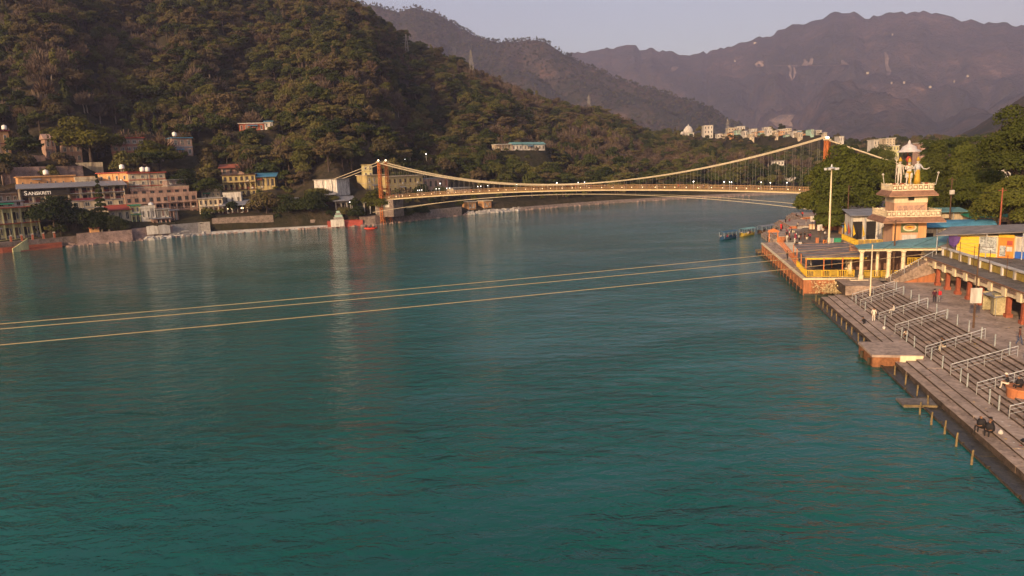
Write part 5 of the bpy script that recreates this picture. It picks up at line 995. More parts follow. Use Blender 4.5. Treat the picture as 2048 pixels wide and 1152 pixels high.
# on the bathing steps beyond the pavilion
far = [('person in navy walking past the orange railing', 1574, 484, 2.7, 200, 'walk', NVY, NVY, None), ('person in yellow bending near the platform railing', 1589, 486, 2.7, 120, 'bend', YEL, WHT, None), ('person in white shirt beside the person in yellow', 1598, 484, 2.7, 40, 'stand', WHT, BLK, None), ('person in yellow top with black hair facing away', 1620, 481, 2.7, 170, 'stand', YEL, BLK, None),
       ('person in red and dark trousers at the water below the arch', 1539, 486, .9, 90, 'stand', (.3, .02, .03), BLK, None), ('person in dark clothes at the edge of the wooden landing', 1535, 485, .9, 80, 'stand', BLK, BLK, None), ('person in white and dark shawl near the light mast', 1648, 476, 2.7, 60, 'bend', WHT, BRN, 'shawl'), ('person seated by the orange bin', 1650, 487, 2.7, 10, 'sit', BRN, ORG, None),
       ('person in red sari on the middle terrace', 1562, 459, 1.9, 150, 'stand', RED, RED, 'skirt'), ('person in pink sari next to the one in red', 1564, 458, 1.9, 100, 'stand', (.6, .25, .2), MRN, 'skirt'), ('person in dark clothes on the middle terrace edge', 1571, 448, 1.9, 120, 'stand', BLK, MRN, None), ('person in white bending on the pinkish terrace', 1594, 456, 1.9, 30, 'bend', WHT, BLK, None), ('person in black with a white bag by the boats', 1552, 467, 1.2, 90, 'stand', BLK, CRM, None),
       ('person in orange robe standing by the sign post', 1634, 460, 2.6, 100, 'stand', ORG, BRN, 'skirt'), ('person in rust top near the white wall panels', 1612, 450, 2.6, 60, 'stand', (.35, .1, .05), NVY, None), ('person in black lounging on the farthest orange wall', 1592, 432, 2.4, 90, 'sit', BLK, BLK, None), ('person in red on the farthest terrace', 1605, 434, 2.4, 110, 'stand', RED, BLK, None), ('person in maroon at the farthest terrace near the yellow flowers', 1602, 431, 2.4, 80, 'stand', MRN, BLK, None),
       ('person in teal sitting by the green crate', 1687, 480, 2.7, 20, 'sit', (.03, .2, .26), BLK, None), ('person in dark coat under the pavilion roof', 1622, 531, 2.72, 20, 'stand', BLK, NVY, None), ('person crouching under the right side of the pavilion', 1686, 530, 2.72, 40, 'squat', BLK, BLK, None), ('person in black standing at the ropes on the platform edge', 1574.5, 521, 2.7, 100, 'stand', BLK, BLK, None)]
for lb, a, b_, z, an, ps, tp, bt, ex in far: PR(lb, a, b_, z, an, ps, top=tp, bot=bt, extra=ex)
# statues on the tower
SW = mat('white_statue_paint', (0.54, 0.48, 0.41), .7, .3, 2.0); SY = mat('golden_statue_paint', (0.46, 0.28, 0.03), .6, .3, 3.0); SK = mat('dark_statue_hair', (0.10, 0.06, 0.05), .7, .1); SB = mat('statue_blue_grey', (0.42, 0.42, 0.45), .7, .15, 3.0)
POSES['salute'] = pose(ell=(-.30, -.06, 1.16), elr=(.30, -.06, 1.16), wrl=(-.08, -.22, 1.20), wrr=(.08, -.22, 1.20), hal=(-.02, -.25, 1.27), har=(.02, -.25, 1.27), knl=(-.13, -.06, .5), anl=(-.14, .0, .09), tol=(-.15, -.16, .04), knr=(.12, -.1, .5), anr=(.12, -.04, .09), tor=(.13, -.2, .04))
POSES['offer'] = pose(elr=(.34, -.08, 1.1), wrr=(.56, -.16, 1.06), har=(.66, -.2, 1.12), knl=(-.06, 0, .48), anl=(-.06, .02, .09), knr=(.06, -.02, .48), anr=(.07, 0, .09))
def statue(label, x, y, p, sc, tops, rot, extra):
    b = W(27.6 + y, 21.8 + x, ST_Z); t = thing('statue', label, 'statue', b, -AZR + rot); t.scale = (sc,) * 3
    link('figure', body_mesh(POSES[p], p).mesh('figure', [tops[0], tops[1], tops[2], SW, SK, SK], True), t); c = POSES[p]['hd2']
    MB().lathe([(.11, c[2] + .0), (.125, c[2] + .06), (.10, c[2] + .14), (.05, c[2] + .24), (.02, c[2] + .3)], c[0], c[1] + .01, 10).build('crown', SY, t, True); extra(t)
def ex1(t):
    MB().box(-.05, .05, -.17, -.13, .12, .92).build('sash', SY, t); MB().lathe([(.19, .86), (.2, .95), (.17, 1.0)], 0, 0, 12).build('belt', SY, t, True); MB().lathe([(.10, 1.40), (.13, 1.43), (.1, 1.46)], 0, -.02, 10).build('collar', SY, t, True); MB().ball((0, .2, 1.85), .2, 10, 0, 1.2).build('halo', M['redroof'], t)
    for s in (-1, 1): MB().lathe([(.15, .52), (.14, .7), (.1, .9)], s * .12, -.02, 10).build('dhoti_leg', SW, t, True)
def ex2(t):
    MB().tube([(-.32, -.1, 0), (-.32, -.1, 1.75)], .02, 6).build('trident_shaft', SW, t)
    MB().tube([(-.44, -.1, 1.98), (-.42, -.1, 1.78), (-.32, -.1, 1.74), (-.22, -.1, 1.78), (-.20, -.1, 1.98)], .02, 6).build('trident_prongs', SW, t); MB().tube([(-.32, -.1, 1.74), (-.32, -.1, 2.02)], .02, 6).build('trident_point', SW, t)
def ex3(t): MB().lathe([(.24, .03), (.2, .4), (.15, .95), (.14, 1.05)], 0, 0, 12).build('robe', SY, t, True); MB().lathe([(.15, 1.0), (.17, 1.25), (.1, 1.42)], 0, .02, 10).build('blouse', SB, t, True)
statue('white central statue with folded hands and golden crown on the tower', .0, -.75, 'salute', 2.4, (SW, SW, SW), 0, ex1)
statue('white statue behind the central one holding a long trident', -1.2, .2, 'stand', 2.5, (SW, SW, SW), .2, ex2)
statue('statue in golden robe stretching out one arm at the right of the tower', 1.6, -.05, 'offer', 2.5, (SW, SB, SY), .25, ex3)
ub = thing('stone_parasol', 'grey scalloped parasol with a finial above the statues', 'parasol', W(27.6, 21.9, ST_Z), -AZR)
MB().lathe([(.09, 0), (.09, 5.6)], 0, .75, 8).build('pole', M['redroof'], ub); zz = zpix(27.6, 21.9, 304.5) - ST_Z
MB().lathe([(1.95, zz), (1.92, zz + .12), (1.25, zz + .5), (1.1, zz + .95), (.45, zz + 1.3), (.2, zz + 1.55), (.22, zz + 1.75), (.05, zz + 2.1)], 0, .2, 18).build('canopy', mat('parasol_grey', (.46, .43, .43), .6, .2, 2), ub, True); MB().box(-.05, .05, .2, .8, zz - .1, zz + .05).build('bracket', M['steel'], ub)
# ================================================================== MORE OF THE NEAR BANK
# ---- bathing terraces beyond the pavilion
def terrace(label, u0, u1, v0, v1, z, panels):
    t = R('bathing_terrace', label, 'terrace', u0, v0, 0); w = v1 - v0; d = u1 - u0
    MB().box(0, w, 0, d, -2, z - .12).build('wall', M['orangewall'], t); MB().box(-.1, w + .1, -.1, d, z - .116, z).build('paving', M['paving'], t)
    for k in range(3): MB().box(-.55 * (k + 1), -.55 * k - .004, .1, d, -2, z - .35 * (k + 1)).build('step', M['paving2'], t)
    for a, b, c in panels: MB().box(a * w, b * w, -.07, -.003, z * .15, z * .92).build('painted_panel', M[c], t)
M['pinkpanel'] = mat('pale_pink_panel', (0.62, 0.42, 0.33), .8, .2, 1.0)
terrace('lowest orange bathing terrace with a pink panel beside the boats', 66, 84, 6.2, 22, 1.9, ((.36, .62, 'pinkpanel'), (.64, .9, 'creampaint')))
terrace('middle orange bathing terrace with two white panels', 88, 108, 12.5, 30, 2.3, ((.1, .32, 'white'), (.34, .62, 'white')))
terrace('farthest orange bathing terrace near the bridge', 113, 132, 20, 40, 2.6, ((.3, .5, 'creampaint'),))
for (a, b, px0, px1, py, lb) in ((0, 0, 1618, 1638, 458.5, 'low wall with white painted panels behind the bathing terraces'), (0, 0, 1642, 1692, 461, 'long low orange wall in front of the big trees')):
    u0, v0 = uvz(px0, py, 2.6); u1, v1 = uvz(px1, py, 2.6); t = R('low_wall', lb, 'wall', u0, v0, 2.5); w = v1 - v0; MB().box(0, w, 0, .4, -.3, 1.25).build('masonry', M['orangewall'], t); MB().box(-.05, w + .05, -.05, .45, 1.253, 1.35).build('coping', M['creampaint'], t)
    if px0 < 1640:
        for k in range(3): MB().box(.1 + k * w / 3, w * (k + .9) / 3, -.06, -.003, .1, 1.15).build('painted_panel', M['creampaint'], t)
ld = R('wooden_landing', 'narrow timber landing stage reaching over the water', 'landing stage', 46.5, -.6, .75); MB().box(-.2, 3.4, 0, 4.6, -.25, 0).build('deck', M['rustpost'], ld)
for x, y in ((0, .3), (0, 4.2), (2.8, .3)): MB().tube([(x, y, -2), (x, y, -.26)], .12, 6).build('pile', M['wood'], ld)
ar = R('orange_arch', 'small orange timber arch at the head of the landing stage', 'arch', 55, 2.6, 1.0); 
for x in (0, 1.8): MB().box(x - .1, x + .1, -.1, .1, -.8, 3.0).build('post', M['orrail'], ar)
MB().box(-.3, 2.1, -.12, .12, 3.0, 3.3).build('lintel', M['orrail'], ar); MB().add([(-.3, 0, 3.3), (2.1, 0, 3.3), (.9, 0, 3.9), (-.3, .12, 3.3), (2.1, .12, 3.3), (.9, .12, 3.9)], [(0, 1, 2), (3, 5, 4), (0, 2, 5, 3), (1, 4, 5, 2)]).build('gable', M['orrail'], ar)
# ---- light mast, signs, bins
mu, mv = 40.5, 12.0; mtop = zpix(mu, mv, 337) - 2.6
mk = R('light_mast', 'tall pale light mast crowned with a ring of floodlights', 'light mast', mu, mv, 2.6); MB().lathe([(.34, 0), (.34, .3), (.22, .35), (.12, mtop)], n=10).build('shaft', M['creampaint'], mk); MB().lathe([(.9, mtop - .05), (.95, mtop), (.95, mtop + .1), (.2, mtop + .3), (.1, mtop + .8)], n=14).build('ring', M['steel'], mk)
for k in range(6): a = k * math.pi / 3; MB().box(1.15 * math.cos(a) - .22, 1.15 * math.cos(a) + .22, 1.15 * math.sin(a) - .15, 1.15 * math.sin(a) + .15, mtop - .3, mtop + .12).build('floodlight', M['steel'], mk)
def board(px_, py_, z, h, w, hh_, lb):
    t = thing('notice_board', lb, 'sign', gz(px_, py_, z), -AZR); MB().tube([(0, 0, 0), (0, 0, h)], .06, 6).build('post', M['wood'], t); MB().box(-w / 2, w / 2, -.12, -.06, h - hh_, h).build('panel', M['white'], t)
board(1624, 462, 2.6, 3.6, 1.0, 1.3, 'white square notice board on a post near the terraces'); board(1636.5, 484, 2.7, 3.6, .62, 1.2, 'left of two narrow white boards near the light mast'); board(1640.5, 483, 2.7, 3.6, .5, 1.1, 'right of two narrow white boards near the light mast'); board(1639, 442, 2.6, 2.2, .5, .5, 'small white square sign against the big trees')
for (px_, py_, w, d, h, c, lb) in ((1661, 486, 1.0, .8, .95, 'white', 'white box at the foot of the light mast'), (1672, 485, 1.8, .9, .85, 'green', 'green crate next to the white box'), (1649, 487, .6, .5, .7, 'shoporg', 'small orange bin on the platform'), (1634, 485.5, .6, .5, 1.0, 'orangewall', 'red orange pedestal beside the narrow boards'), (1600, 490, .6, .5, .55, 'white', 'small white tub near the platform railing')):
    t = thing('crate', lb, 'crate', gz(px_, py_, 2.68), -AZR); MB().box(-w / 2, w / 2, -d / 2, d / 2, 0, h).build('body', M[c], t); MB().box(-w / 2 - .04, w / 2 + .04, -d / 2 - .04, d / 2 + .04, h, h + .07).build('rim', M[c], t)
# ---- tower terrace: yellow fence, flags, blue roofs, small buildings
yf = R('yellow_fence', 'yellow fence along the front of the temple terrace', 'fence', 36, 16.2, 2.9)
for k in range(10): slat_panel(yf, k * 1.25, k * 1.25 + 1.2, 0, 'v', along='y', h=1.25)
for k in range(6): slat_panel(yf, .1 + k * 1.15, .1 + k * 1.15 + 1.1, .1, 'v', h=1.25)
tb = R('temple_terrace', 'raised paved terrace at the foot of the statue tower', 'terrace', 36, 16, 2.3); MB().box(-.2, 14, -.2, 14, -.3, .6).build('paving', M['paving'], tb)
for k, (x, y, c) in enumerate(((.2, 11.5, 'y'), (.2, 8.5, 'r'), (.3, 5, 'y'), (1.6, 3.2, 'y'), (4.8, 1.6, 'y'))):
    t = R('pennant', ('yellow pennant farthest back', 'red pennant', 'second yellow pennant', 'third yellow pennant', 'yellow pennant nearest the tower')[k] + ' on the terrace fence', 'flag', 36 + y, 16.2 + x, 2.9); MB().tube([(0, 0, 0), (0, 0, 4.0)], .03, 5).build('pole', M['wood'], t)
    MB().add([(0, 0, 3.9), (.55, .1, 1.9), (.1, .02, 1.4), (.03, .03, 3.9), (.55, .14, 1.9), (.12, .05, 1.4)], [(0, 1, 2), (3, 5, 4), (0, 3, 4, 1), (1, 4, 5, 2)]).build('cloth', M['yelrail' if c == 'y' else 'redroof'], t)
def shed(lb, u, v, w, d, h, m, roofm, z=2.6, cat='shed', arch=False, mono=.5, name='shed'):
    t = R(name, lb, cat, u, v, z); MB().box(0, w, 0.6, d, -.5, h).build('wall', M[m], t)
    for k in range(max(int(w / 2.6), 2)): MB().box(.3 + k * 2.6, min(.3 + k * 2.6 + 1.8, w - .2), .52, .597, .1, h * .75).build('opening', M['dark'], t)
    for k in range(int(w / 2.5) + 1): MB().box(k * 2.5 - .08, k * 2.5 + .08, -.08, .08, -.5, h).build('post', M['steel'], t)
    if arch:
        n = 8
        for k in range(n):
            a0, a1 = math.pi * (.08 + .84 * k / n), math.pi * (.08 + .84 * (k + 1) / n); y0, y1 = d / 2 - math.cos(a0) * d * .58, d / 2 - math.cos(a1) * d * .58; za, zb = h + math.sin(a0) * d * .3 - .1, h + math.sin(a1) * d * .3 - .1
            MB().hexa([(-.5, y0, za), (w + .5, y0, za), (w + .5, y1, zb), (-.5, y1, zb), (-.5, y0, za + .06), (w + .5, y0, za + .06), (w + .5, y1, zb + .06), (-.5, y1, zb + .06)]).build('roof_sheet', M[roofm], t)
    else: MB().hexa([(-.6, -.9, h), (w + .6, -.9, h), (w + .6, d + .4, h + mono), (-.6, d + .4, h + mono), (-.6, -.9, h + .1), (w + .6, -.9, h + .1), (w + .6, d + .4, h + mono + .1), (-.6, d + .4, h + mono + .1)]).build('roof_sheet', M[roofm], t)
shed('long shed with curved blue roof right of the statue tower', 36, 27.5, 12, 5, 3.4, 'cream', 'blue', arch=True)
shed('blue sheet roof low behind the yellow fence', 50, 18, 9, 4, 1.9, 'grey', 'blue', 2.8)
shed('green roofed stall in front of the dark trees', 45, 39, 13, 4, 4.0, 'cream', 'green', 3.2)
shed('teal roofed stall beyond the curved blue shed', 48, 32, 7, 4, 5.2, 'cream', 'teal', 3.0)
shed('white walled hut with a tin roof left of the statue tower', 46, 17.5, 7, 6, 5.0, 'white', 'tin', 3.0, cat='hut', mono=.9, name='hut')
shed('small orange walled hut beneath the big tree', 60, 19, 5, 4, 2.6, 'orange', 'tin', 2.6, cat='hut', name='hut')
def bhouse(lb, px0, px1, top, base, Y, wall, st, bays):
    a = gy(px0, base, Y); b = gy(px1, base, Y); zt = gy((px0 + px1) / 2, top, Y)[2]; h = zt - a[2]; w = b[0] - a[0]; t = thing('white_house', lb, 'building', (a[0], a[1], a[2]), 0)
    MB().box(0, w, 0, 8, -a[2], h).build('wall', M[wall], t); MB().box(-.3, w + .3, -.4, 8.3, h, h + .35).build('roof', M['white'], t); hs = h / st
    for k in range(st):
        for q in range(bays): window(win_mesh(w / bays * .4, hs * .5, 'white', 'dark'), t, (w * (q + .5) / bays, 0, hs * (k + .25)))
bhouse('white house glimpsed through the trees at the far right', 1994, 2022, 322, 342, 215, 'white', 2, 4); bhouse('pale town block rising behind the big tree', 1772, 1790, 277, 292, 420, 'cream', 3, 3); bhouse('low white house left of the pale town block', 1748, 1771, 280, 292, 430, 'white', 1, 4); bhouse('pink flat house right of the statues on the skyline', 1842, 1868, 286, 296, 400, 'pink', 1, 4); bhouse('small cream house just left of the parasol', 1786, 1798, 292, 302, 380, 'lemon', 1, 2)
# more poles
def pole(lb, px_, top, base, Y, m, r=.13, box=False):
    b = gy(px_, base, Y); zt = gy(px_, top, Y)[2]; t = thing('utility_pole', lb, 'pole', b, 0); MB().lathe([(r, -1), (r * .8, zt - b[2])], n=8).build('shaft', M[m], t); MB().bar((-.7, 0, zt - b[2] - .4), (.7, 0, zt - b[2] - .4), .08).build('cross_arm', M[m], t)
    if box: MB().box(-.45, .45, -.3, -.1, zt - b[2] - 3.2, zt - b[2] - 2.4).build('meter_box', M['white'], t)
    return (b[0], b[1], zt - .4)
p1_ = pole('rust red pole rising above the shop roofs at the far right', 1999, 376, 458, 118, 'brick'); p2_ = pole('dark pole with a white box among the trees', 1899, 355, 440, 135, 'wood', box=True); p3_ = pole('dark pole left of the statue tower beneath the big tree', 1694, 370, 465, 150, 'wood')
dp = tuple(W(-.6, 12.0, 10.8))
def wire(lb, a, b, sag=.6, r=.018):
    o = MB().tube([tuple(np.array(a) + (np.array(b) - np.array(a)) * t - np.array([0, 0, sag * 4 * t * (1 - t)])) for t in np.linspace(0, 1, 12)], r, 4).build('overhead_wire', M['black']); tag(o, lb, 'wire')
wire('overhead wire between the dark pole and the rust red pole', p2_, p1_, 1.2); wire('overhead wire leaving the rust red pole to the right', p1_, (95, 95, 15), 1.0); wire('overhead wire from the tower-side pole to the white box', dp, p2_, .8); wire('overhead wire from the utility pole to the pavilion', dp, tuple(W(5, 1, 5.7)), .6); wire('overhead wire from the pole beneath the big tree to the hall', p3_, dp, 1.0)
# ---- ropes across the river
M['rope'] = mat('straw_coloured_cable', (0.42, 0.31, 0.16), .7, .1, 3)
for lb, ru, rl in (('nearest of three straw coloured cables spanning the river', (tuple(W(-2.6, 15.6, 6.4))), (0, 690, 57)), ('middle one of three cables spanning the river', (tuple(W(2.0, 8.0, 6.2))), (0, 658, 62)), ('farthest of three cables spanning the river', (tuple(W(8, 9.3, 6.4))), (0, 648, 64))):
    b = gy(*rl); a = np.array(ru); d = b - a; pts = []
    for t in np.linspace(0, 1.9, 30): p = a + d * t; p[2] = a[2] + (b[2] - a[2]) * t - .0 + 2.0 * (t * t - t) * .55; pts.append(tuple(p))
    o = MB().tube(pts, .036, 5).build('river_cable', M['rope']); tag(o, lb, 'cable')
# ---- boats
def boat(lb, A_, B_, hullc, roofc, name='river_boat', z=0, h=1.0, roof=True, crew=0, beam=1.5):
    a = gz(*A_, z); b = gz(*B_, z); L_ = float(np.linalg.norm(b - a)); rot = math.atan2(b[1] - a[1], b[0] - a[0]); t = thing(name, lb, 'boat', a, rot); hb_ = MB(); n = 9; S = []
    for k in range(n):
        q = k / (n - 1); wd_ = beam / 2 * (math.sin(math.pi * min(max(q * .86 + .07, 0), 1)) ** .55) * (.55 if k == 0 else 1); sh = .55 + .45 * (2 * q - 1) ** 2; x = q * L_
        S.append([(x, -wd_, sh), (x, -wd_ * .8, .1), (x, -wd_ * .4, -.25), (x, wd_ * .4, -.25), (x, wd_ * .8, .1), (x, wd_, sh), (x, wd_ - .08, sh), (x, wd_ * .7, .12), (x, -wd_ * .7, .12), (x, -wd_ + .08, sh)])
    V = [p for s in S for p in s]; F = []
    for k in range(n - 1):
        for i in range(10): F.append((k * 10 + i, k * 10 + (i + 1) % 10, (k + 1) * 10 + (i + 1) % 10, (k + 1) * 10 + i))
    F += [tuple(range(9, -1, -1)), tuple((n - 1) * 10 + i for i in range(10))]; hb_.add(V, F).build('hull', M[hullc], t)
    for q in (.3, .5, .7): MB().box(q * L_ - .12, q * L_ + .12, -beam * .4, beam * .4, .32, .38).build('thwart', M['wood'], t)
    if roof:
        for q in (.12, .38, .64, .9):
            for s in (-1, 1): MB().box(q * L_ - .03, q * L_ + .03, s * beam * .42 - .03, s * beam * .42 + .03, .3, 1.95).build('canopy_post', M['steel'], t)
        MB().add([(L_ * .05, -beam * .55, 1.85), (L_ * .97, -beam * .55, 1.85), (L_ * .97, 0, 2.15), (L_ * .05, 0, 2.15), (L_ * .05, beam * .55, 1.85), (L_ * .97, beam * .55, 1.85), (L_ * .05, 0, 2.09), (L_ * .97, 0, 2.09)], [(0, 1, 2, 3), (3, 2, 5, 4), (0, 6, 7, 1), (6, 4, 5, 7), (0, 3, 6), (3, 4, 6), (1, 7, 2), (2, 7, 5)]).build('canopy', M[roofc], t)
    for k in range(crew):
        q = (k + .6) / (crew + .2); c_ = [MRN, BLK, RED, NVY, WHT, YEL][(k + crew) % 6]
        person(['passenger in %s seated in the %s' % (w_, lb.split(' with')[0].split(' moored')[0]) for w_ in ('maroon', 'black', 'red', 'navy', 'white', 'yellow')][(k + crew) % 6] + (', left side' if k % 2 else ', right side'), a + (b - a) * q + np.array([0, 0, .4]) + DV * (.3 if k % 2 else -.3), rot - 1.57 + (3.14 if k % 2 else 0), 'sit', top=c_, bot=BLK)
M['canopyblue'] = mat('boat_canopy_blue', (0.035, 0.10, 0.17), .7, .3, 1.5); M['boatblue'] = mat('boat_blue', (0.03, 0.08, 0.17), .6, .25, 1.5); M['boatyel'] = mat('boat_yellow', (0.45, 0.32, 0.04), .6, .3, 1.5)
boat('blue river boat with blue canopy and bright bow', (1440, 480), (1471, 475), 'boatblue', 'canopyblue', crew=4, beam=1.9); boat('yellow river boat with green canopy', (1480, 473), (1507, 469), 'boatyel', 'teal', crew=3, beam=1.9); boat('brown river boat with pale grey canopy', (1516, 467), (1546, 463), 'wood', 'tin', crew=1, beam=2.0)
raft = thing('inflatable_raft', 'red inflatable raft with crew below the left bridge tower', 'raft', gz(742, 459, 0), .3); MB().tube([(2.1 * math.cos(a), 1.05 * math.sin(a), .35 + .18 * abs(math.cos(a)) ** 3) for a in np.linspace(0, 2 * math.pi, 20)], .36, 8, cap=False).build('tube', mat('raft_red', (.5, .05, .02), .5, .1), raft, True); MB().box(-1.7, 1.7, -.8, .8, .12, .22).build('floor', M['grey'], raft)
for x in (-.6, .6): MB().tube([(x, -.85, .4), (x, .85, .4)], .2, 7).build('thwart', mat('raft_orange', (.6, .2, .03), .5, .1), raft)
for k, (dx, dy) in enumerate(((-1.3, .7), (-.4, -.8), (.5, .8), (1.3, -.6))): person(('paddler at the left end', 'paddler on the near left side', 'paddler on the far right side', 'paddler at the right end')[k] + ' of the red raft', gz(742, 459, 0) + np.array([dx, dy, .62]), 1.5, 'sit', top=(RED, ORG, RED, ORG)[k], bot=BLK)
boat('small pale rowing boat drifting under the bridge', (863, 437), (872, 436), 'white', 'white', roof=False, beam=1.0)
# ---- big trees of the near bank
def bigtree(lb, X, Y, h, rad, n, leaf, form='broad', nl=26, size=.46, base=.25, name='broadleaf_tree', z=None, fill=.2):
    z = float(near_z(X, Y)) if z is None else z; t = thing(name, lb, 'tree', (X, Y, max(z, 1.5) - .3)); lobes = crown_lobes(h, rad, nl, base, form); v, f = crown_quads(lobes, int(n * 1.7), size, fill); link('crown', npmesh('crown', v, f, leaf), t); trunk_mb(h, h * .02 + .15, lobes, 9, .03, 8).build('trunk', BARK, t); return t
LF_MID = leafmat('mid_green_leaves', [(0.026, 0.040, 0.010), (0.055, 0.070, 0.017), (0.095, 0.098, 0.026)], 0.4, 0.3, 0.5)
def at_px(px_, Y): return float(gy(px_, 300, Y)[0]), Y
def bt(lb, px_, top, Y, rad, n, leaf, **k):
    X, Y = at_px(px_, Y); zt = float(gy(px_, top, Y)[2]); z = max(float(near_z(X, Y)), 1.5); return bigtree(lb, X, Y, (zt - z) * 1.04, rad, n, leaf, **k)
bt('huge dense green tree left of the statue tower', 1693, 282, 165, 8.0, 17000, LF_NEAR, nl=54, base=.0, size=.52); bt('left shoulder tree of the big green clump by the river', 1640, 320, 172, 5.2, 8000, LF_NEAR, nl=28, base=.0); bt('green tree directly behind the statues', 1760, 300, 178, 6.0, 8000, LF_NEAR, nl=26, base=.15)
bt('tall feathery dark tree right of the statues', 1872, 293, 160, 6.2, 12000, LF_MID, form='tall', nl=22, base=.12); bt('second feathery dark tree right of the statues', 1925, 296, 158, 6.2, 12000, LF_NEAR, form='tall', nl=22, base=.12); bt('spreading tree with a flat crown on the skyline', 1905, 267, 230, 9.5, 8000, LF_MID, form='flat', nl=20); bt('bushy tree behind the green roofed stall', 1972, 318, 150, 6.2, 9000, LF_NEAR, nl=24, base=.15)
bt('green tree filling the gap left of the statue tower', 1752, 296, 190, 6.5, 8000, LF_NEAR, nl=26, base=.1); bt('tree hiding the foot of the low white house on the skyline', 1756, 279, 300, 10, 7000, LF_MID, nl=22, base=.1); bt('tree hiding the foot of the pale town block', 1784, 284, 290, 8, 6000, LF_NEAR, nl=20, base=.1); bt('tree hiding the foot of the pink flat house', 1852, 294, 290, 7, 5000, LF_DARK, nl=20, base=.1)
bt('large tree reaching into the right edge of the picture', 2046, 180, 135, 7.6, 15000, LF_MID, nl=36, base=.3); bt('tree beneath the large one at the right edge', 2030, 330, 128, 6.0, 9000, LF_NEAR, nl=24, base=.12); bt('bush beneath the huge green tree', 1662, 402, 160, 4.2, 4500, LF_NEAR, nl=14, base=.0); bt('leafy tree half covering the white house at the far right', 1990, 326, 190, 5, 5000, LF_MID, nl=18, base=.05)
bt('tree on the skyline left of the large right hand tree', 1980, 290, 240, 7, 4500, LF_DARK, nl=20, base=.2)
bt('small round tree on the skyline beyond the right bridge tower', 1705, 272, 420, 7, 2500, LF_DARK, nl=14, base=.2, size=.9); bt('drooping green tree beside the teal roofed stall', 1845, 330, 150, 5, 8000, LF_NEAR, form='tall', nl=16, base=.1); bt('dark tree closing the gap behind the curved blue shed', 1900, 340, 172, 7, 8000, LF_MID, nl=22, base=.1)
for k in range(16):
    px_ = 1630 + k * 27 + random.uniform(-8, 8); Y = random.uniform(190, 330); X, Y = at_px(px_, Y); plant(random.choice(P_D + P_B), (X, Y, max(float(near_z(X, Y)), .5) - .3), random.uniform(1.0, 1.5), random.uniform(0, 6), 'background_tree', 'dark tree in the belt behind the big riverside trees', 'background trees of the near bank')
# ================================================================== FAR BANK: foot of the slope
def embank(name, lb, p0, p1, zt, wd_, m, off=-1.5, slope=1.0, seg=14, cat='embankment', steps=0):
    t = thing(name, lb, cat, (0, 0, 0)); pxs = np.linspace(p0, p1, seg); rows = []
    for p in pxs:
        c = []
        n = steps if steps else 1
        for k in range(n + 1):
            q = k / n; c.append((*polar_at(p, 450, off + slope * q), -1 + (zt + 1) * q))
            if steps and k < n: c.append((*polar_at(p, 450, off + slope * (q + .9 / n)), -1 + (zt + 1) * q))
        c.append((*polar_at(p, 450, off + slope + wd_), zt + .05)); c.append((*polar_at(p, 450, off + slope + wd_ + .1), -2)); rows.append(c)
    n = len(rows[0]); V = [q for r_ in rows for q in r_]
    for i in range(seg - 1):
        F = [(k, k + 1, n + k + 1, n + k) for k in range(n - 1)]; loc = rows[i] + rows[i + 1]; MB().add(loc, [tuple(reversed(f)) for f in F] + [tuple(range(n)), tuple(range(2 * n - 1, n - 1, -1))]).build('wall_section', M[m], t)
    return t
embank('bathing_steps', 'low red brown bathing steps at the left edge of the far shore', -40, 118, 1.6, 2.5, 'brick', -2.5, 4, steps=4, cat='steps'); embank('stone_terrace', 'grey walled river terrace in front of the pale yellow house', -40, 165, 3.2, 7, 'stone', 2.0, .6)
embank('river_wall', 'weathered pinkish river wall left of the pale rubble', 150, 262, 4.0, 10, 'stonepink', -1, .8); embank('river_wall', 'broken pinkish wall beneath the small white house', 262, 345, 4.2, 9, 'stonepink', 1.2, 1.2); embank('ghat_stairs', 'broad grey stair falling to the water between the terraces', 340, 420, 5.2, 4, 'grey', -3, 9, steps=9, cat='stairs')
embank('retaining_wall', 'tall grey retaining wall under the open restaurant', 425, 548, 5.8, 11, 'stone', 4.5, .5); embank('shore_strip', 'pale concrete shore strip below the retaining wall', 400, 655, .9, 5, 'palestone', -2.5, 3.0); embank('river_wall', 'long grey brown river wall under the left bridge landing', 720, 925, 3.6, 6, 'stone', -1.2, 2.2)
embank('red_river_wall', 'red painted river wall with a white panel left of the raft', 655, 726, 2.4, 6, 'redroof', -1.5, 1.0)
embank('shore_terrace', 'stony terrace under the dark trees beyond the retaining wall', 548, 658, 3.2, 9, 'stone', 3.2, 2.0)
embank('far_shore', 'brown stony shore of the river bend behind the bridge', 1030, 1640, 1.4, 8, 'stone', -3, 4, seg=30)
x_, y_ = polar_at(661, 440, -2.0); x2, y2 = polar_at(688, 440, -2.0); wp_ = thing('white_wall_panel', 'white painted sign panel on the red river wall', 'sign', (x_, y_, .3), math.atan2(y2 - y_, x2 - x_)); MB().box(0, math.hypot(x2 - x_, y2 - y_), -.2, .1, 0, 2.9).build('panel', M['white'], wp_); MB().box(2.0, 3.0, -.23, -.203, .9, 1.1).build('faded_mark', M['grey'], wp_)
gzb = thing('white_gazebo', 'small white open frame gazebo on the river wall by the bridge', 'gazebo', (*polar_at(729, 418, 5), fz_at(729, 420, polar_at(729, 418, 5)[1])), .3)
for x, y in ((0, 0), (4.6, 0), (0, 3.5), (4.6, 3.5), (2.3, 0)): MB().box(x - .2, x + .2, y - .2, y + .2, -2, 2.7).build('post', M['white'], gzb)
MB().box(-.4, 5.0, -.4, 3.9, 2.7, 3.1).build('roof', M['white'], gzb)
wt = thing('white_stepped_shrine', 'white stepped shrine above the red river wall', 'shrine', (*polar_at(676, 420, 4), 3.0), .2)
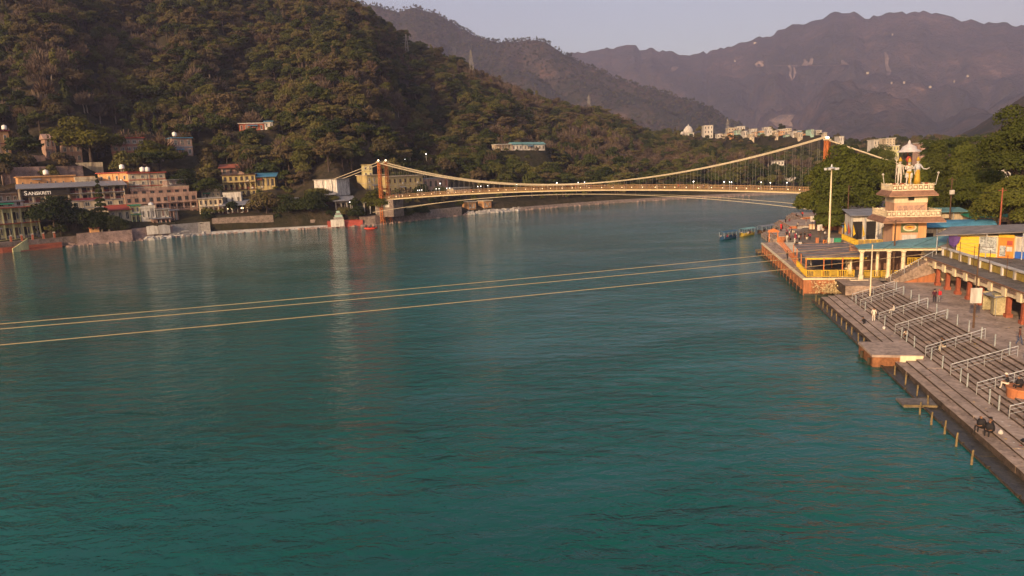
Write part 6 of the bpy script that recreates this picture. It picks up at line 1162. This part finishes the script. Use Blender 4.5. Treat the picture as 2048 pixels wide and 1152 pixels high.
for k in range(4): MB().box(-1.9 + .4 * k, 1.9 - .4 * k, -1.4 + .3 * k, 1.4 - .3 * k, k * .8, k * .8 + .78).build('tier', M['grey' if k % 2 == 0 else 'mint'], wt)
sh_ = thing('river_shrine', 'small pink and cream shrine with columns at the water beneath the dark trees', 'shrine', (*polar_at(182, 480, 1.0), 1.2), .65)
MB().box(0, 6.5, 0, 4, -2, 1.6).build('base', M['stonepink'], sh_); MB().box(.3, 3, .5, 3.6, 1.6, 4.2).build('cell', M['orange'], sh_); MB().box(0, 3.3, .2, 3.9, 4.2, 4.5).build('roof', M['brick'], sh_)
for x in (3.8, 6.0): MB().box(x - .25, x + .25, .3, .8, 1.6, 3.6).build('pillar', M['cream'], sh_)
MB().box(3.5, 6.4, -.12, -.003, -.6, 1.3).build('carved_front', M['cream'], sh_)
for k, px_ in enumerate((22, 44, 66, 88, 110)):
    q = thing('gate_pier', 'red and white pier %s along the terrace of the pale yellow house' % ('first from the left', 'second from the left', 'in the middle', 'second from right', 'last')[k], 'pier', (*polar_at(px_, 480, 3.0), 3.2), .6, 'piers along the terrace'); MB().box(-.3, .3, -.3, .3, -.2, 1.8).build('shaft', M['brick'], q); MB().box(-.36, -.304, -.3, .3, 0, 1.7).build('white_face', M['white'], q); MB().box(-.4, .4, -.4, .4, 1.8, 2.0).build('cap', M['white'], q)
yw_ = thing('wing_wall', 'pale yellow wing wall slanting down the river terrace', 'wall', (*polar_at(24, 490, -1), 0), 1.1); MB().add([(0, 0, -1), (5, 0, -1), (5, 0, 4.0), (0, 0, 1.2), (0, .35, -1), (5, .35, -1), (5, .35, 4.0), (0, .35, 1.2)], [(0, 1, 2, 3), (7, 6, 5, 4), (0, 3, 7, 4), (1, 5, 6, 2), (3, 2, 6, 7)]).build('masonry', M['lemon'], yw_)
# garden walls up the slope
for lb, a, b, t_, top, base, m_ in (('long pinkish garden wall on the slope above the hotel', -20, 90, 62, 311, 330, 'pink'), ('dark stone terrace wall behind the hotel', 0, 165, 50, 333, 366, 'stonepink'), ('pale garden wall right of the stepped house', 140, 205, 58, 325, 335, 'cream')):
    xa, ya = polar_at(a, top, t_); xb, yb = polar_at(b, top, t_); z1_ = fz_at((a + b) / 2, top, (ya + yb) / 2); z0_ = fz_at((a + b) / 2, base, (ya + yb) / 2); t = thing('garden_wall', lb, 'wall', (xa, ya, z0_), math.atan2(yb - ya, xb - xa)); w = math.hypot(xb - xa, yb - ya); MB().box(0, w, 0, 1.0, -8, z1_ - z0_).build('masonry', M[m_], t)
    for k in range(int(w / 2.4)): MB().box(k * 2.4, k * 2.4 + .3, -.14, -.003, -6, z1_ - z0_ - .2).build('pier', M[m_], t)
# boulders and pale rubble at the water
def rubble(name, lb, p0, p1, t0, t1, n, smin, smax, m_, z=.2):
    b = MB()
    for k in range(n):
        px_ = random.uniform(p0, p1); tt = random.uniform(t0, t1); x, y = polar_at(px_, 450, tt); s = random.uniform(smin, smax); zz = z + max(0, tt) * .22; a = random.uniform(0, 6); pts = []
        for (dx, dy, dz) in ((-1, -1, -1), (1, -1, -1), (1, 1, -1), (-1, 1, -1), (-1, -1, 1), (1, -1, 1), (1, 1, 1), (-1, 1, 1)):
            q = .62 if dz > 0 else 1; dx, dy = (dx * math.cos(a) - dy * math.sin(a)) * q, (dx * math.sin(a) + dy * math.cos(a)) * q; pts.append((x + dx * s * random.uniform(.6, 1.1), y + dy * s * random.uniform(.6, 1.1), zz + dz * s * random.uniform(.3, .65)))
        b.hexa(pts)
    tag(b.build(name, M[m_]), lb, 'rocks', kind='stuff')
rubble('pale_rubble', 'whitish rubble and broken slabs heaped along the far shore', 286, 408, -2.5, 4, 150, .4, 1.6, 'palestone'); rubble('river_boulders', 'pale boulders at the water below the river kiosks', 936, 1040, -3, 4, 130, .4, 1.5, 'palestone'); rubble('shore_stones', 'scattered stones along the shore under the bridge', 1040, 1500, -4, 3, 160, .3, .9, 'stonepink')
for lb, a, b, c, d in (('left one of two white broken walls above the rubble', 294, 318, 452, 464), ('right one of two white broken walls above the rubble', 319, 341, 450, 463), ('white low wall at the foot of the grey stair', 365, 380, 461, 470)):
    xa, ya = polar_at(a, d, 1.0); xb, yb = polar_at(b, d, 1.0); z0_ = fz_at(a, d, ya); z1_ = fz_at(a, c, ya); t = thing('broken_wall', lb, 'wall', (xa, ya, z0_), math.atan2(yb - ya, xb - xa)); w = math.hypot(xb - xa, yb - ya); MB().add([(0, 0, -1), (w, 0, -1), (w, 0, (z1_ - z0_) * .8), (w * .55, 0, z1_ - z0_), (0, 0, (z1_ - z0_) * .9), (0, .5, -1), (w, .5, -1), (w, .5, (z1_ - z0_) * .8), (w * .55, .5, z1_ - z0_), (0, .5, (z1_ - z0_) * .9)], [(0, 1, 2, 3, 4), (9, 8, 7, 6, 5), (0, 4, 9, 5), (1, 6, 7, 2), (2, 7, 8, 3), (3, 8, 9, 4)]).build('masonry', M['white'], t)
# far bank trees one can tell apart
def ft(lb, px_, top, base, t_, i, leaf=None, name='broadleaf_tree', wide=1.0):
    x, y = polar_at(px_, base, t_); z0_ = fz_at(px_, base, y); z1_ = fz_at(px_, top, y); s = (z1_ - z0_) / PROTO[i][2]; t = plant(i, (x, y, z0_), s * wide, random.uniform(0, 6), name, lb, leaf=leaf, sz=s)
P_BIG = [proto('broad', 12, 7, 22, 3200, .75, LF_DARK, base=.2), proto('broad', 12, 6.5, 20, 3200, .75, LF_YEL, base=.2), proto('conifer', 16, 2.6, 0, 2600, .7, LF_DARK), proto('broad', 12, 7, 22, 3200, .75, LF_HILL, base=.1)]
D_, Y_, C_, H_ = P_BIG
for a in (('large dark tree in front of the hotel sign', 112, 388, 474, 6, D_), ('dark tree right of the one in front of the hotel', 158, 400, 474, 7, H_), ('tall dark conifer rising in front of the hotel', 208, 352, 462, 7, C_, None, 'conifer'), ('dark bush tree left of the red awning shop', 200, 425, 478, 4, D_), ('dark bush tree below the red awning shop', 236, 428, 478, 4, D_),
          ('tall yellow green tree above the hotel', 185, 222, 338, 60, Y_), ('yellow green tree in front of the pink hostel', 322, 272, 352, 52, Y_), ('round green tree left of the yellow green hostel tree', 255, 300, 350, 50, H_), ('dark green tree over the left garden wall', 45, 272, 322, 64, D_), ('dark tree right of the red roofed lodge', 372, 335, 392, 28, D_), ('second dark tree right of the red roofed lodge', 415, 345, 402, 26, H_),
          ('spreading green tree beside the open restaurant', 535, 372, 440, 9, H_), ('dark tree over the shore beyond the restaurant', 580, 385, 446, 8, D_), ('green tree over the shore left of the tea house', 625, 380, 446, 8, D_), ('dark tree left of the anchor block', 640, 365, 425, 18, H_), ('round green tree in front of the left bridge tower', 765, 374, 436, 3, Y_, None, 'broadleaf_tree', 1.15), ('dark tree behind the first bridge hangers', 845, 366, 396, 14, D_), ('pale green tree beneath the left bridge cable', 880, 368, 396, 16, H_),
          ('large brownish tree above the yellow guest house', 450, 170, 262, 120, H_), ('low shrubs tree on the wall left of the gazebo', 715, 410, 446, 2, D_), ('small tree on the river wall right of the gazebo', 690, 408, 440, 6, H_), ('low green bush on the river wall right of the bridge tower', 812, 412, 440, 1, H_, None, 'broadleaf_tree', 1.3), ('second low bush on the river wall right of the bridge tower', 842, 408, 438, 2, D_, None, 'broadleaf_tree', 1.3), ('bush at the foot of the left bridge tower', 790, 402, 440, 1, D_, None, 'broadleaf_tree', 1.2), ('low bush below the anchor block', 668, 388, 412, 12, H_, None, 'broadleaf_tree', 1.2), ('bush on the shore left of the tall retaining wall', 415, 422, 446, 6, D_), ('bush over the pinkish river wall', 250, 440, 468, 4, H_), ('tree hiding the left of the pavilion on the hill', 965, 290, 330, 95, H_)): ft(*a)
# power pylons on the hill
def pylon(lb, px_, top, base, t_):
    x, y = polar_at(px_, base, t_); z0_ = float(hill_z(x, y)) - 1; z1_ = fz_at(px_, top, y); h = max(z1_ - z0_, 24); t = thing('power_pylon', lb, 'pylon', (x, y, z0_), .4, 'power pylons on the hill'); w = h * .09
    for k, (dx, dy) in enumerate(((-1, -1), (1, -1), (1, 1), (-1, 1))): MB().bar((dx * w, dy * w, 0), (dx * w * .12, dy * w * .12, h), .26).build('leg', M['grey'], t)
    for k in range(8):
        q = k / 8; r = w * (1 - .88 * q); r1 = w * (1 - .88 * (q + .125))
        for s in range(4): c = [(-1, -1), (1, -1), (1, 1), (-1, 1)]; p, p2 = c[s], c[(s + 1) % 4]; MB().bar((p[0] * r, p[1] * r, q * h), (p2[0] * r1, p2[1] * r1, (q + .125) * h), .12).build('brace', M['grey'], t)
    for q, l in ((.72, .14), (.82, .12), (.92, .1)): MB().bar((-l * h, 0, q * h), (l * h, 0, q * h), .18).build('cross_arm', M['grey'], t)
pylon('leftmost power pylon high on the dark hillside', 54, 22, 72, 290); pylon('power pylon on the hill crest right of the summit', 815, 85, 122, 330); pylon('power pylon on the descending crest', 943, 100, 140, 350); pylon('small power pylon low on the descending crest', 1178, 190, 216, 390)
pylon('slim mast beside the white town', 1455, 238, 262, 330)
# lit street lamps of the far bank
for k, (px_, py_, t_) in enumerate(((730, 319, 60), (810, 319, 62), (820, 311, 66), (852, 308, 70), (880, 367, 24), (550, 237, 104), (562, 238, 106), (700, 404, 9))):
    x, y = polar_at(px_, py_, t_); z = fz_at(px_, py_, y); t = thing('street_lamp', ('lit lamp left of the bridge tower in the trees', 'lit lamp behind the right leg of the bridge tower', 'lit lamp just above the bridge tower lamp', 'highest lit lamp right of the bridge tower', 'lit lamp under the left bridge cable', 'left of two lit lamps near the red forest house', 'right of two lit lamps near the red forest house', 'round white lamp beside the tea house')[k], 'lamp', (x, y, z), 0, 'lit lamps on the far bank'); MB().tube([(0, 0, -7), (0, 0, -.1)], .06, 5).build('post', M['steel'], t); MB().ball((0, 0, 0), .24).build('globe', M['lampw'], t)

# ---- landslide scars and hamlets on the far mountain
M['scar'] = groundmat('bare_earth_scar', [(0.42, (0.07, 0.055, 0.042)), (0.6, (0.24, 0.175, 0.14))], 0.01, 0.06, .5, .05, 6)
def on_far(px_, py_):
    d = ray(px_, py_); d = d / math.hypot(d[0], d[1])
    for k in range(2200, 5600, 10):
        p = cC + d * k
        if far_z(p[0], p[1]) > p[2]: return p - d * 14 + np.array([0, 0, 5])
    return cC + d * 4600
def scar(name, pts, wd_):
    V = []
    for (a, b), w in zip(pts, wd_): V += [tuple(on_far(a - w, b)), tuple(on_far(a + w, b))]
    o = MB().add(V, [(2 * k, 2 * k + 1, 2 * k + 3, 2 * k + 2) for k in range(len(pts) - 1)]).build(name, M['scar']); tag(o, kind='structure')
scar('landslide_scar', [(1578, 132), (1582, 142), (1580, 152), (1584, 163)], [3, 2, 2.5, 1.5]); scar('landslide_scar', [(1588, 136), (1590, 148), (1587, 160)], [1.5, 2, 1]); scar('landslide_scar', [(1770, 106), (1774, 118), (1773, 132), (1778, 145), (1774, 162)], [2, 4, 3, 5, 1])
scar('landslide_scar', [(1608, 120), (1612, 126), (1608, 133)], [2, 4, 6]); scar('landslide_scar', [(1624, 118), (1622, 126), (1618, 133)], [2, 4, 5]); scar('landslide_scar', [(1684, 122), (1688, 128), (1690, 132)], [2, 6, 9]); scar('landslide_scar', [(1352, 135), (1348, 140), (1342, 146)], [8, 6, 3]); scar('landslide_scar', [(1522, 124), (1518, 130), (1520, 135)], [4, 9, 7]); scar('landslide_scar', [(1575, 232), (1560, 244), (1570, 256)], [14, 22, 16])
scar('hill_road', [(1560, 133), (1600, 134), (1640, 133), (1690, 132)], [22, 22, 26, 22])
for k, (a, b, w) in enumerate(((1510, 87, 12), (1735, 147, 10), (1783, 167, 6), (1808, 166, 8), (1935, 153, 7), (1860, 175, 10), (1470, 123, 5), (1785, 70, 5), (1908, 164, 4))):
    p = on_far(a, b); t = thing('hamlet_house', 'tiny pale house on the far mountain, ' + ('leftmost, just under the crest', 'left of the long landslide scar', 'at the foot of the long landslide scar', 'right of the long scar, low', 'low and far to the right', 'lowest on the right flank', 'on the left flank below the crest', 'highest, near the summit', 'small one between the right hand houses')[k], 'building', p, -.4); w = w * p[1] / 1400 * .2; MB().box(-w, w, -6, 6, -8, .5).build('wall', M['cream'], t); MB().box(-w - .6, w + .6, -6.6, 6.6, .5, 1.6).build('roof', M['tin'], t)

# ---- litter on the steps, bushes along the far shore
lt = MB()
for k in range(420):
    u = random.uniform(-70, -6); v = random.choice((random.uniform(1.7, 4.6), random.uniform(4.8, 9.6), random.uniform(9.8, 15))); z = .58 if v < 2.5 else .74 if v < 3.4 else .9 if v < 4.7 else .9 + .18 * (int((v - 4.7) / .5) + 1) if v < 9.7 else 2.71
    p = W(u, v, z + .016); s_ = random.uniform(.03, .13); a = random.uniform(0, 6); c, sn = math.cos(a) * s_, math.sin(a) * s_
    lt.add([(p[0] - c, p[1] - sn, p[2]), (p[0] + sn, p[1] - c, p[2] + .015), (p[0] + c, p[1] + sn, p[2] + .01), (p[0] - sn, p[1] + c, p[2] + .02)], [(0, 1, 2, 3)], random.choice((0, 0, 1, 2, 3, 3)))
tag(lt.build('scattered_litter', [M['white'], M['shopyel'], M['redroof'], M['wood']]), 'petals, leaves and scraps scattered over the steps', 'litter', kind='stuff')
for k in range(46):
    px_ = random.choice((random.uniform(400, 660), random.uniform(690, 940), random.uniform(60, 200), random.uniform(1040, 1560))); x, y = polar_at(px_, 440, random.uniform(5, 13)); i = random.choice(P_S + P_S + P_D)
    s_ = random.uniform(.6, 1.2) if i in P_S else random.uniform(.35, .55); plant(i, (x, y, float(hill_z(x, y)) + .3), s_, random.uniform(0, 6), 'shore_bush', 'low green bush in the fringe along the far shore', 'bushes along the far shore', cat='bush')

rubble('shore_rocks', 'grey pink stones and boulders scattered along the waterline of the far shore', 130, 940, -3.0, 2.5, 420, .25, 1.1, 'stonepink', 0.0)
# ---- people crossing the bridge and pilgrims on the far terraces
_c = [RED, WHT, NVY, ORG, GRY, MRN, YEL, BLK, CRM, BRN]
for k in range(42):
    x = random.uniform(4, SPAN - 6); y = random.uniform(-1.1, 1.1); person('person in street clothes crossing the suspension footbridge', (BL[0] + ax[0] * x - ax[1] * y, BL[1] + ax[1] * x + ax[0] * y, deck_z(x) - .1), ROTB + random.choice((1.57, -1.57)), 'walk', top=_c[k % 10], bot=(BLK, NVY, GRY)[k % 3], group='people crossing the footbridge')
for k in range(34):
    u, v, z = random.choice(((random.uniform(67, 83), random.uniform(8, 20), 1.9), (random.uniform(89, 107), random.uniform(14, 28), 2.3), (random.uniform(114, 130), random.uniform(22, 36), 2.6), (random.uniform(49, 62), random.uniform(6, 15), 2.62)))
    person('pilgrim in bright clothes on the crowded terraces beyond the pavilion', W(u, v, z), random.uniform(0, 6), random.choice(('stand', 'walk', 'stand', 'bend', 'squat')), top=_c[(k * 3) % 10], bot=_c[(k * 7 + 2) % 10], group='pilgrims on the far terraces')
